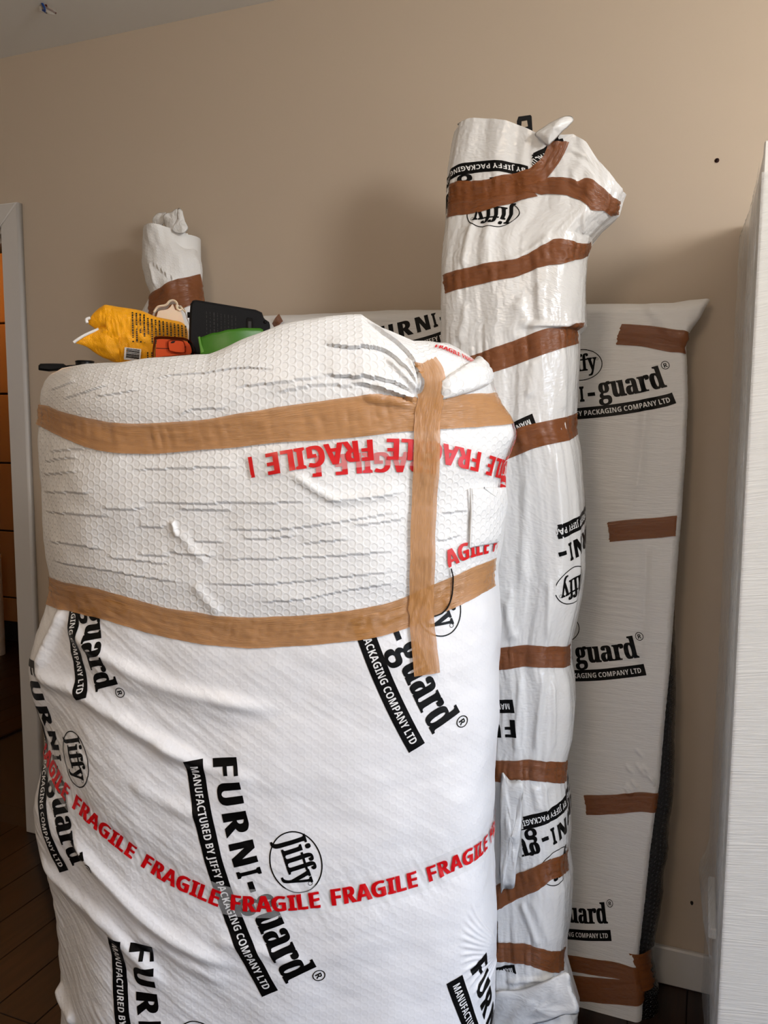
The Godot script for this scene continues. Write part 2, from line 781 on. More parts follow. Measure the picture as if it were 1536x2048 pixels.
# ---------------------------------------------------------------- lettering: flat glyph triangles, cut fine enough to follow a surface
func glyphs(text: String, font: Font, cap: float, stretch := 1.0, bold := 0.0, slant := 0.0) -> PackedVector2Array:
	var tm := TextMesh.new()
	tm.font = font
	tm.depth = 0.0
	tm.font_size = 48
	tm.pixel_size = 0.01
	tm.curve_step = 1.0
	tm.text = "H"
	tm.horizontal_alignment = HORIZONTAL_ALIGNMENT_LEFT
	var hb := tm.get_aabb()
	tm.text = text
	var a := tm.get_mesh_arrays()
	var v: PackedVector3Array = a[Mesh.ARRAY_VERTEX]
	var order: PackedInt32Array = a[Mesh.ARRAY_INDEX] if a[Mesh.ARRAY_INDEX] != null else PackedInt32Array(range(v.size()))
	var k := cap / hb.size.y
	var out := PackedVector2Array()
	var shifts := [0.0] if bold == 0.0 else [-bold, 0.0, bold]
	for sh: float in shifts:
		for o in order:
			var p := v[o]
			var y := (p.y - hb.position.y) * k
			out.append(Vector2(p.x * k * stretch + sh + slant * y, y))
	return out

func width_of(t: PackedVector2Array) -> Vector2:
	var lo := 1e9
	var hi := -1e9
	for p in t:
		lo = minf(lo, p.x)
		hi = maxf(hi, p.x)
	return Vector2(lo, hi)

func fitted(t: PackedVector2Array, x0: float, x1: float, y0: float) -> PackedVector2Array:
	var w := width_of(t)
	var out := PackedVector2Array()
	for p in t:
		out.append(Vector2(x0 + (p.x - w.x) / (w.y - w.x) * (x1 - x0), p.y + y0))
	return out

func cut(t: PackedVector2Array, most: float) -> PackedVector2Array:
	var out := PackedVector2Array()
	var stack := []
	for k in range(0, t.size(), 3):
		if absf((t[k + 1] - t[k]).cross(t[k + 2] - t[k])) < 1e-10:
			continue
		stack.append([t[k], t[k + 1], t[k + 2]])
	while stack.size():
		var q: Array = stack.pop_back()
		var a: Vector2 = q[0]
		var b: Vector2 = q[1]
		var c: Vector2 = q[2]
		var ab := a.distance_to(b)
		var bc := b.distance_to(c)
		var ca := c.distance_to(a)
		var m := maxf(ab, maxf(bc, ca))
		if m <= most:
			out.append_array([a, b, c])
		elif m == ab:
			var d := (a + b) * 0.5
			stack.append([a, d, c])
			stack.append([d, b, c])
		elif m == bc:
			var d := (b + c) * 0.5
			stack.append([a, b, d])
			stack.append([a, d, c])
		else:
			var d := (c + a) * 0.5
			stack.append([a, b, d])
			stack.append([d, b, c])
	return out

func quad2(x0: float, y0: float, x1: float, y1: float) -> PackedVector2Array:
	return PackedVector2Array([Vector2(x0, y0), Vector2(x1, y0), Vector2(x1, y1), Vector2(x0, y0), Vector2(x1, y1), Vector2(x0, y1)])

func ring2(c: Vector2, rx: float, ry: float, thick: float, n := 56) -> PackedVector2Array:
	var out := PackedVector2Array()
	for k in n:
		var a := TAU * k / n
		var b := TAU * (k + 1) / n
		var p1 := c + Vector2(cos(a) * rx, sin(a) * ry)
		var p2 := c + Vector2(cos(b) * rx, sin(b) * ry)
		var p3 := c + Vector2(cos(b) * (rx - thick), sin(b) * (ry - thick))
		var p4 := c + Vector2(cos(a) * (rx - thick), sin(a) * (ry - thick))
		out.append_array([p1, p2, p3, p1, p3, p4])
	return out

func arc_warp(t: PackedVector2Array, length: float, angle: float) -> PackedVector2Array:
	# bends a straight line of print into a shallow smile
	var r := length / angle
	var out := PackedVector2Array()
	for p in t:
		var th := (p.x - length * 0.5) / r
		out.append(Vector2(length * 0.5 + (r - p.y) * sin(th), r - (r - p.y) * cos(th)))
	return out

func make_text() -> void:
	var f := SystemFont.new()
	f.font_names = PackedStringArray(["Droid Sans"])
	f.font_weight = 700
	sans = f
	var g := SystemFont.new()
	g.font_names = PackedStringArray(["Droid Serif"])
	g.font_weight = 700
	serif = g
	# the film's print: a banner, the name in two letterings above it, and an oval with a signature word
	var L := 0.405
	var b := quad2(0.0, 0.0, L, 0.029)
	var spans := [0.001, 0.031, 0.042, 0.080, 0.093, 0.134, 0.144, 0.182, 0.191, 0.203]
	for k in 5:
		b.append_array(fitted(glyphs("FURNI"[k], sans, 0.039, 1.2, 0.0021), spans[k * 2], spans[k * 2 + 1], 0.044))
	b.append_array(quad2(0.212, 0.056, 0.230, 0.065))
	b.append_array(fitted(glyphs("guard", serif, 0.053, 1.0, 0.0026), 0.237, 0.400, 0.046))
	b.append_array(ring2(Vector2(0.413, 0.098), 0.0105, 0.0105, 0.0017, 30))
	b.append_array(fitted(glyphs("R", sans, 0.0105), 0.409, 0.418, 0.0925))
	b = arc_warp(cut(b, 0.007), L, 0.35)
	var o := ring2(Vector2(0.202, 0.138), 0.051, 0.040, 0.002)
	o.append_array(fitted(glyphs("Jiffy", serif, 0.042, 0.7, 0.0008, 0.0), 0.160, 0.240, 0.122))
	o.append_array(ring2(Vector2(0.241, 0.149), 0.0035, 0.0035, 0.0007, 16))
	b.append_array(cut(o, 0.007))
	logo_black = b
	logo_white = arc_warp(cut(fitted(glyphs("MANUFACTURED BY JIFFY PACKAGING COMPANY LTD", sans, 0.0125), 0.010, L - 0.010, 0.0083), 0.007), L, 0.35)
	fragile_tris = cut(fitted(glyphs("FRAGILE", sans, 0.027, 1.2, 0.0012), 0.0, 0.138, -0.0135), 0.006)

func print_mesh(skin: Wrap, tris: PackedVector2Array, where: Callable, off: float, keep = null) -> ArrayMesh:
	var v := PackedVector3Array()
	var n := PackedVector3Array()
	var idx := PackedInt32Array()
	var smax := (skin.ns - 1) * skin.ds
	var hmax := (skin.nh - 1) * skin.dh
	for k in range(0, tris.size(), 3):
		var q := [where.call(tris[k]), where.call(tris[k + 1]), where.call(tris[k + 2])]
		var ok := true
		for p: Vector2 in q:
			if p.x < 0.0 or p.y < 0.0 or p.x > smax or p.y > hmax or (keep != null and not keep.call(p)):
				ok = false
		if not ok:
			continue
		if (q[1] - q[0]).cross(q[2] - q[0]) > 0.0:
			q = [q[0], q[2], q[1]]
		for p: Vector2 in q:
			idx.append(v.size())
			v.append(skin.at(p, off))
			n.append(skin.normal(p))
	if v.is_empty():
		return null
	return tri_mesh(v, n, PackedVector2Array(), idx)

# a print put so that its own point `here` falls on the pixel's line of sight, turned by `turn` degrees on the film
func logo(skin: Wrap, parent: Node3D, px: float, py: float, here: Vector2, turn: float, size := 1.0, keep = null) -> void:
	var c := skin.find(px, py)
	var rot := deg_to_rad(turn)
	var where := func(p: Vector2) -> Vector2: return c + ((p - here) * size).rotated(rot)
	var b := print_mesh(skin, logo_black, where, 0.0008, keep)
	if b:
		var o := part("printed_logo", b, M.ink, parent)
		var w := print_mesh(skin, logo_white, where, 0.0014, keep)
		if w:
			part("banner_lettering", w, M.paper_white, o)

func tape(skin: Wrap, parent: Node3D, px: Array, m: Material, off := 0.0018, w := 0.048, wrinkle := 0.0008, called := "brown_tape") -> Strip:
	var s := Strip.new()
	s.lay(skin, skin.line(px), w, self)
	part(called, s.mesh(off, self, 11 + parent.get_child_count(), wrinkle, 0.003), m, parent)
	return s

func fragile(skin: Wrap, parent: Node3D, px: Array, off: float, first: Vector2, upside := false, size := 1.0, w := 0.048, shift := 0.0) -> void:
	var s := Strip.new()
	s.lay(skin, skin.line(px), w, self)
	var t := part("warning_tape", s.mesh(off, self, 5, 0.0006), M.clear_tape, parent)
	# a word starts where the photograph shows one start
	var q0 := skin.find(first.x, first.y)
	var near := 0
	for k in s.pts.size():
		if s.pts[k].distance_to(q0) < s.pts[near].distance_to(q0):
			near = k
	var x := fmod(s.run[near], 0.156 * size) - 0.156 * size + shift
	var all := PackedVector2Array()
	while x < s.length():
		for p in fragile_tris:
			var q := p * size
			if upside:
				q = Vector2(0.138 * size - q.x, -q.y)
			all.append(Vector2(x + q.x, q.y))
		x += 0.156 * size
	# letters that run past either end are cut off with the tape
	var kept := PackedVector2Array()
	for k in range(0, all.size(), 3):
		var ok := true
		for e in 3:
			if all[k + e].x < 0.002 or all[k + e].x > s.length() - 0.002:
				ok = false
		if ok:
			kept.append_array([all[k], all[k + 1], all[k + 2]])
	var m := print_mesh(skin, kept, s.place, off + 0.0011)
	if m:
		part("red_lettering", m, M.red, t)


# ---------------------------------------------------------------- the room
func slabs(list: Array) -> ArrayMesh:
	var st := SurfaceTool.new()
	st.begin(Mesh.PRIMITIVE_TRIANGLES)
	for b in list:
		var lo: Vector3 = b[0]
		var hi: Vector3 = b[1]
		bevel_box(st, (lo + hi) * 0.5, hi - lo, b[2] if b.size() > 2 else 0.0004)
	st.generate_normals()
	return st.commit()

func make_room() -> void:
	var zb := 4.4
	var xl := -3.1
	var xr := 2.3
	struct("wall_back", slabs([[Vector3(xl - 0.12, 0, -0.12), Vector3(-2.90, CEIL, 0)], [Vector3(-2.90, 2.045, -0.12), Vector3(-2.128, CEIL, 0)], [Vector3(-2.128, 0, -0.12), Vector3(xr + 0.12, CEIL, 0)]]), M.wall, Vector3.ZERO, "beige painted back wall behind the wrapped furniture")
	struct("wall_left", slabs([[Vector3(xl - 0.12, 0, 0), Vector3(xl, CEIL, zb)]]), M.wall)
	var wz0 := 0.95
	var wz1 := 3.35
	var wy := 2.40
	struct("wall_right", slabs([[Vector3(xr, 0, 0), Vector3(xr + 0.12, CEIL, wz0)], [Vector3(xr, 0, wz1), Vector3(xr + 0.12, CEIL, zb)], [Vector3(xr, wy, wz0), Vector3(xr + 0.12, CEIL, wz1)]]), M.wall)
	struct("wall_front", slabs([[Vector3(xl - 0.12, 0, zb), Vector3(xr + 0.12, CEIL, zb + 0.12)]]), M.wall)
	struct("ceiling", slabs([[Vector3(xl - 0.12, CEIL, -0.12), Vector3(xr + 0.12, CEIL + 0.15, zb + 0.12)]]), M.ceiling, Vector3.ZERO, "white painted ceiling")
	# glazed openings: plain frames, daylight enters between them
	struct("window_1", slabs([[Vector3(xr + 0.02, 0, wz0), Vector3(xr + 0.09, wy, wz0 + 0.06), 0.004], [Vector3(xr + 0.02, 0, wz1 - 0.06), Vector3(xr + 0.09, wy, wz1), 0.004], [Vector3(xr + 0.02, 0, wz0 + 0.06), Vector3(xr + 0.09, 0.07, wz1 - 0.06), 0.004], [Vector3(xr + 0.02, wy - 0.06, wz0 + 0.06), Vector3(xr + 0.09, wy, wz1 - 0.06), 0.004], [Vector3(xr + 0.02, 0.07, 2.12), Vector3(xr + 0.09, wy - 0.06, 2.18), 0.004]]), M.gloss_white)
	# floor of dark boards running away from the viewer
	var fl := struct("floor", slabs([[Vector3(xl - 0.12, -0.10, -0.12), Vector3(xr + 0.12, -0.012, zb + 0.12)]]), M.grey_dark, Vector3.ZERO, "dark brown wooden plank floor")
	var woods := []
	for k in 4:
		var tone: Color = [Color(0.135, 0.075, 0.048), Color(0.16, 0.09, 0.056), Color(0.115, 0.063, 0.042), Color(0.145, 0.085, 0.056)][k]
		var wm := mat(Color.WHITE, 0.42, 0.0, 0.4)
		wm.albedo_texture = noise_tex(0.018, [tone * 0.62, tone, tone * 1.25], 256, 4, 20 + k)
		wm.uv1_triplanar = true
		wm.uv1_scale = Vector3(9.0, 9.0, 0.8)
		wm.uv1_offset = Vector3(0.13 * k, 0, 0.37 * k)
		woods.append(wm)
	M.woods = woods
	lay_planks(fl, xl, xr, 0.0, zb, Vector3(0, -0.006, 0))
	# skirting and door casing
	struct("baseboard_back", slabs([[Vector3(-2.058, 0, 0), Vector3(xr, 0.1, 0.016), 0.004]]), M.gloss_white, Vector3.ZERO, "white skirting board along the back wall")
	struct("baseboard_left", slabs([[Vector3(xl, 0, 0.016), Vector3(xl + 0.016, 0.1, zb), 0.004]]), M.gloss_white)
	struct("baseboard_right", slabs([[Vector3(xr - 0.016, 0, 0.016), Vector3(xr, 0.1, 0.93), 0.004]]), M.gloss_white)
	var d := thing("door_1", "white painted door casing with mitred corners around the open doorway", "door casing")
	d.set_meta("kind", "structure")
	var zc := 0.026
	var mitre := func(pts: Array) -> ArrayMesh:
		return extrude(PackedVector2Array(pts), zc, 0.003)
	part("casing", mitre.call([Vector2(-2.130, 0), Vector2(-2.058, 0), Vector2(-2.058, 2.106), Vector2(-2.130, 2.037)]), M.gloss_white, d, Vector3(0, 0, zc * 0.5))
	part("casing", mitre.call([Vector2(-2.130, 2.037), Vector2(-2.058, 2.106), Vector2(-2.970, 2.106), Vector2(-2.898, 2.037)]), M.gloss_white, d, Vector3(0, 0, zc * 0.5))
	part("casing", mitre.call([Vector2(-2.970, 0), Vector2(-2.898, 0), Vector2(-2.898, 2.037), Vector2(-2.970, 2.106)]), M.gloss_white, d, Vector3(0, 0, zc * 0.5))
	part("door_lining", slabs([[Vector3(-2.150, 0, -0.135), Vector3(-2.126, 2.04, 0.001), 0.002], [Vector3(-2.902, 2.02, -0.135), Vector3(-2.126, 2.046, 0.001), 0.002], [Vector3(-2.902, 0, -0.135), Vector3(-2.878, 2.04, 0.001), 0.002], [Vector3(-2.88, 2.005, -0.10), Vector3(-2.15, 2.03, -0.05), 0.002]]), M.gloss_white, d)
	pendant_lamp(Vector3(1.25, 2.16, 1.60), "white globe pendant lamp on a cord right of the viewer", Color(1.0, 0.985, 0.965), PENDANT)
	pendant_lamp(Vector3(-0.5, 2.30, 2.70), "warm white globe pendant lamp on a cord behind the viewer", Color(1.0, 0.91, 0.81), PENDANT_BACK)

func pendant_lamp(at: Vector3, label: String, tint: Color, energy: float) -> void:
	# a white globe on a cord
	var t := thing("pendant_lamp", label, "ceiling light", at)
	var globe := SphereMesh.new()
	globe.radius = 0.22
	globe.height = 0.44
	var glow := mat(Color(1, 0.97, 0.92), 0.5)
	glow.emission_enabled = true
	glow.emission = tint
	glow.emission_energy_multiplier = 1.5
	part("globe", globe, glow, t)
	part("cord", tube(PackedVector3Array([Vector3(0, 0.21, 0), Vector3(0, CEIL - at.y, 0)]), 0.004, 8), M.gloss_white, t)
	part("ceiling_rose", tube(PackedVector3Array([Vector3(0, CEIL - at.y - 0.03, 0), Vector3(0, CEIL - at.y, 0)]), 0.05, 20), M.gloss_white, t)
	var l := OmniLight3D.new()
	l.name = "lamp_light"
	l.light_color = tint
	l.light_energy = energy
	l.light_size = 0.21
	l.omni_range = 9.0
	l.omni_attenuation = 2.0
	l.shadow_enabled = true
	t.add_child(l)

func lay_planks(parent: Node3D, x0: float, x1: float, z0: float, z1: float, at: Vector3) -> void:
	var w := 0.13
	var col := 0
	var x := x0
	while x < x1 - 0.01:
		var wide := minf(w, x1 - x)
		var z := z0 - rng.randf() * 0.9
		while z < z1:
			var l := 1.25 + rng.randf() * 0.3
			var a := maxf(z, z0)
			var b := minf(z + l, z1)
			if b - a > 0.03:
				var o := part("plank", box_mesh(Vector3(wide - 0.0016, 0.012, b - a - 0.0016), 0.0012), M.woods[rng.randi() % 4], parent)
				o.position = at + Vector3(x + wide * 0.5, 0, (a + b) * 0.5)
			z += l
		x += w
		col += 1


# ---------------------------------------------------------------- the room seen through the doorway
func make_next_room() -> void:
	var zf := -2.45
	struct("wall_next_room_far", slabs([[Vector3(-6.0, 0, zf - 0.12), Vector3(-1.8, 2.5, zf)]]), M.wall)
	struct("wall_next_room_left", slabs([[Vector3(-6.12, 0, zf - 0.12), Vector3(-6.0, 2.5, -0.12)]]), M.wall)
	struct("wall_next_room_right", slabs([[Vector3(-1.92, 0, zf - 0.12), Vector3(-1.8, 2.5, -0.12)]]), M.wall)
	struct("wall_next_room_near", slabs([[Vector3(-6.12, 0, -0.12), Vector3(-3.22, 2.5, 0.0)]]), M.wall)
	struct("ceiling_next_room", slabs([[Vector3(-6.12, 2.5, zf - 0.12), Vector3(-1.8, 2.62, -0.12)]]), M.ceiling)
	var fl := struct("floor_next_room", slabs([[Vector3(-6.12, -0.10, zf - 0.12), Vector3(-1.8, -0.012, -0.12)]]), M.grey_dark, Vector3.ZERO, "dark brown plank floor beyond the doorway")
	lay_planks(fl, -4.6, -2.9, zf, -0.12, Vector3(0, -0.006, 0))
	# tall run of flat fronts with shadow gaps
	var front := mat(Color(0.64, 0.50, 0.35), 0.5)
	var t := thing("tall_cupboard", "tall orange brown cupboard of stacked flat fronts seen through the doorway", "cupboard", Vector3(-4.05, 0, -2.1))
	part("carcass", slabs([[Vector3(-0.75, 0.13, -0.34), Vector3(0.75, 2.45, 0.278), 0.002]]), M.grey_dark, t)
	part("plinth", slabs([[Vector3(-0.72, 0, -0.30), Vector3(0.72, 0.13, 0.235), 0.002]]), M.grey_dark, t)
	var edges := [0.145, 0.305, 0.735, 1.165, 1.595, 2.025, 2.45]
	for k in edges.size() - 1:
		part("drawer_front", box_mesh(Vector3(1.5, edges[k + 1] - edges[k] - 0.012, 0.022), 0.003), front, t, Vector3(0, (edges[k] + edges[k + 1]) * 0.5, 0.292))
	var pole := thing("cardboard_tube", "white paper tube printed with dark letters standing by the doorway", "tube", Vector3(-4.005, 0, -1.58))
	part("tube_wall", tube(PackedVector3Array([Vector3(0, 0, 0), Vector3(0, 0.004, 0), Vector3(0, 0.5, 0), Vector3(0.0, 0.62, 0)]), 0.065, 24), M.paper_white, pole)
	var bits := PackedVector3Array()
	var st := SurfaceTool.new()
	st.begin(Mesh.PRIMITIVE_TRIANGLES)
	for k in 9:
		var a := deg_to_rad(60.0 - 6.0 * (k % 3))
		for q in [[0, 0], [0, 1], [1, 1], [0, 0], [1, 1], [1, 0]]:
			var b: float = a - 0.30 * q[0]
			st.add_vertex(Vector3(sin(b) * 0.0658, 0.20 + 0.036 * k + 0.024 * q[1], cos(b) * 0.0658))
	st.generate_normals()
	part("lettering", st.commit(), M.ink, pole)
	var lamp := thing("ceiling_spotlight", "warm recessed ceiling spotlight in the room beyond the doorway", "ceiling light", Vector3(-3.75, 2.5, -1.25), 0.0, "recessed ceiling lights")
	var disc := CylinderMesh.new()
	disc.top_radius = 0.04
	disc.bottom_radius = 0.04
	disc.height = 0.006
	var glow := mat(Color(1, 0.8, 0.6), 0.5)
	glow.emission_enabled = true
	glow.emission = Color(1.0, 0.62, 0.3)
	glow.emission_energy_multiplier = 4.0
	part("lamp_lens", disc, glow, lamp)
	var l := OmniLight3D.new()
	l.name = "lamp_light"
	l.light_color = Color(1.0, 0.70, 0.40)
	l.light_energy = NEXT_ROOM
	l.light_size = 0.04
	l.omni_range = 9.0
	l.omni_attenuation = 2.0
	l.shadow_enabled = true
	l.position.y = -0.05
	lamp.add_child(l)


# ---------------------------------------------------------------- big flat panel leaning on the wall
func on_plane(px: float, py: float, p: Vector3, n: Vector3) -> Vector3:
	var d := ray(px, py)
	return CAM + d * ((p - CAM).dot(n) / d.dot(n))

func make_panel() -> void:
	var zb := 0.178      # foot of the front face
	var zt := 0.075      # its top, at 1.7 m
	var lean := Vector3(0, 1.7, zt - zb)
	var n := lean.cross(Vector3.RIGHT).normalized() * -1.0
	if n.z < 0.0:
		n = -n
	var p0 := Vector3(0, 0, zb)
	var edge_px := [1284, 2048, 1281, 1990, 1272, 1925, 1288, 1800, 1300, 1700, 1318, 1570, 1338, 1340, 1351, 1130, 1354, 1085, 1360, 1030, 1372, 900, 1377, 800, 1374, 715, 1371, 690, 1378, 660, 1400, 630, 1418, 594]
	var eh := PackedFloat32Array([0.0])
	var ex := PackedFloat32Array([-0.083])
	for k in range(0, edge_px.size(), 2):
		var q := on_plane(edge_px[k], edge_px[k + 1], p0, n)
		if q.y > eh[eh.size() - 1] + 0.001:
			eh.append(q.y)
			ex.append(q.x)
	var top_px := [530, 629, 620, 624, 760, 619, 890, 613, 1000, 610, 1175, 605, 1300, 603, 1345, 602, 1380, 596, 1418, 593]
	var tx := PackedFloat32Array()
	var ty := PackedFloat32Array()
	for k in range(0, top_px.size(), 2):
		var q := on_plane(top_px[k], top_px[k + 1], p0, n)
		tx.append(q.x)
		ty.append(q.y)
	var x0 := -1.25
	var s := Wrap.new()
	s.host = self
	s.setup(330, 430, 0.00375, 0.004)
	var smax := (s.ns - 1) * s.ds
	var round_ := 0.05
	for j in s.nh:
		for i in s.ns:
			var v := float(j) / (s.nh - 1)
			var f := i * s.ds
			var h0 := v * 1.7
			var xe := linear(h0, eh, ex) - 0.012
			var x := x0 + f
			if f > smax - 0.25:
				x = lerpf(x0 + smax - 0.25, xe, minf(1.0, (f - smax + 0.25) / (0.25 - round_)))
			var y := v * linear(x, tx, ty)
			var z := lerpf(zb, zt, y / 1.7)
			if f > smax - round_:
				var a := (f - (smax - round_)) / round_ * 1.7
				x += 0.014 * sin(a)
				z -= 0.022 * (1.0 - cos(a))
			var up := clampf((v - 0.985) / 0.015, 0.0, 1.0)
			z -= 0.03 * up * up
			s.base[j * s.ns + i] = Vector3(x, y, z)
	s.base_normals()
	s.noise(Vector2(2.2, 0.9), 0.006, 31)
	s.noise(Vector2(9.0, 3.0), 0.0016, 32)
	s.noise(Vector2(4.0, 90.0), 0.0006, 33)
	var soft := [[1290, 605, 1320, 640, 1365, 690], [1380, 610, 1370, 650, 1372, 690], [1300, 720, 1285, 880, 1270, 1020], [1295, 1060, 1290, 1190, 1280, 1340]]
	for f: Array in soft:
		s.fold(s.line(f), 0.006, 0.010)
	for k in 16:
		var y := 1130.0 + k * 14.0 + rng.randf() * 6.0
		s.fold(s.line([1180 + rng.randf() * 20.0, y - 6, 1240, y, 1290, y + 3]), 0.0012, 0.0025)
	for k in 10:
		var c := Vector2(1280, 1545) + Vector2(rng.randf_range(-25, 25), rng.randf_range(-45, 40))
		s.fold(s.line([c.x - 8, c.y - 8, c.x, c.y + rng.randf_range(-6, 6), c.x + 8, c.y + 8]), 0.004, 0.004)
	s.settle()
	var t := thing("flat_panel", "wide flat panel in printed white film leaning on the back wall behind the tall roll", "wrapped panel")
	part("film_wrap", s.mesh(), M.film_panel, t)
	part("board", slabs([[Vector3(-1.24, 0.002, 0.04), Vector3(-0.11, 0.85, 0.085), 0.004], [Vector3(-1.24, 0.85, 0.02), Vector3(-0.075, 1.655, 0.055), 0.004]]), M.film_panel, t)
	logo(s, t, 1322, 770, Vector2(0.378, 0.068), 7.0, 0.93)
	logo(s, t, 1268, 1310, Vector2(0.378, 0.068), 7.0, 0.95)
	logo(s, t, 1208, 1840, Vector2(0.378, 0.068), 4.0, 0.93)
	logo(s, t, 868, 640, Vector2(0.197, 0.062), 17.0)
	tape(s, t, [1236, 669, 1290, 673, 1345, 683, 1372, 688], M.tape_brown)
	tape(s, t, [1217, 1064, 1270, 1059, 1320, 1055, 1352, 1052], M.tape_brown)
	tape(s, t, [1171, 1609, 1230, 1608, 1290, 1604, 1318, 1600], M.tape_brown)
	tape(s, t, [1110, 1922, 1180, 1932, 1240, 1940, 1280, 1942], M.tape_brown, 0.0018, 0.040)
	tape(s, t, [1110, 1972, 1180, 1978, 1240, 1982, 1282, 1975], M.tape_brown, 0.0022, 0.062)
	var tm := part("brown_tape", ribbon_at(on_plane(548, 655, p0, n), on_plane(566, 636, p0, n), 0.02, 0.012), M.tape_brown, t)
	# dark bubble wrap that shows past the film along the right edge
	var gv := PackedVector3Array()
	var guv := PackedVector2Array()
	var gi := PackedInt32Array()
	var rows := 110
	var cols := 14
	var nz := FastNoiseLite.new()
	nz.frequency = 1.0
	for r in rows + 1:
		var y := 1.30 * r / rows
		var xe := interp(y, eh, ex) - 0.004
		var z := lerpf(zb, zt, y / 1.7) - 0.008
		var wide := 0.042 * smoothstep(1.3, 0.35, y) * (0.95 + 0.06 * nz.get_noise_1d(y * 8.0)) + 0.004
		if y > 0.06 and y < 0.16:
			wide *= 0.9
		for c in cols + 1:
			var a := PI * 0.62 * c / cols - 0.25
			gv.append(Vector3(xe - 0.012 + wide * 1.25 * sin(a) + 0.002 * nz.get_noise_2d(y * 60.0, c * 2.0), y, z - 0.055 * (1.0 - cos(a))))
			guv.append(Vector2(c * 0.006, y))
	for r in rows:
		for c in cols:
			var k := r * (cols + 1) + c
			gi.append_array([k, k + cols + 1, k + 1, k + 1, k + cols + 1, k + cols + 2])
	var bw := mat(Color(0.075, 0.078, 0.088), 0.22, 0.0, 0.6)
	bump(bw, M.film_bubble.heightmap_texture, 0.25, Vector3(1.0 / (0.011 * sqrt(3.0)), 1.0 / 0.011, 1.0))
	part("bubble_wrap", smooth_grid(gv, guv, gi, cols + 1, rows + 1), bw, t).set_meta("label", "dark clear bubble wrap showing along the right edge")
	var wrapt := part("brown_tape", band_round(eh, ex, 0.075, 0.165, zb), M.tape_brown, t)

func ribbon_at(a: Vector3, b: Vector3, w: float, lift: float) -> ArrayMesh:
	var v := PackedVector3Array()
	var uv := PackedVector2Array()
	var idx := PackedInt32Array()
	for r in 7:
		var f := r / 6.0
		for c in 3:
			v.append(a.lerp(b, f) + Vector3(0.3 * w * (c - 1), -w * 0.5 * (c - 1), lift * sin(f * 2.0)))
			uv.append(Vector2(f * 0.05, c * 0.02))
	for r in 6:
		for c in 2:
			var k := r * 3 + c
			idx.append_array([k, k + 3, k + 1, k + 1, k + 3, k + 4])
	return smooth_grid(v, uv, idx, 3, 7)

func band_round(eh: PackedFloat32Array, ex: PackedFloat32Array, y0: float, y1: float, zb: float) -> ArrayMesh:
	# tape carried on round the bubble wrap at the foot of the panel
	var v := PackedVector3Array()
	var uv := PackedVector2Array()
	var idx := PackedInt32Array()
	for r in 15:
		var y := lerpf(y0, y1, r / 14.0)
		var xe := interp(y, eh, ex)
		for c in 15:
			var a := PI * 0.6 * c / 14.0 - 0.3
			v.append(Vector3(xe - 0.014 + 0.046 * sin(a) + 0.001 * sin(r * 2.4 + c * 0.3), y - 0.003 * c / 14.0, zb - 0.008 - 0.06 * (1.0 - cos(a)) + 0.002))
			uv.append(Vector2(c * 0.006, y))
	for r in 14:
		for c in 14:
			var k := r * 15 + c
			idx.append_array([k, k + 15, k + 1, k + 1, k + 15, k + 16])
	return smooth_grid(v, uv, idx, 15, 15)


# ---------------------------------------------------------------- tall wrapped roll
func profile_at(px: Array, z: float) -> Array:
	# outline points as (height, x) on the plane at depth z
	var hs := PackedFloat32Array()
	var xs := PackedFloat32Array()
	for k in range(px.size() - 2, -1, -2):
		var q := on_plane(px[k], px[k + 1], Vector3(0, 0, z), Vector3.BACK)
		if hs.is_empty() or q.y > hs[hs.size() - 1] + 0.0005:
			hs.append(q.y)
			xs.append(q.x)
	return [hs, xs]

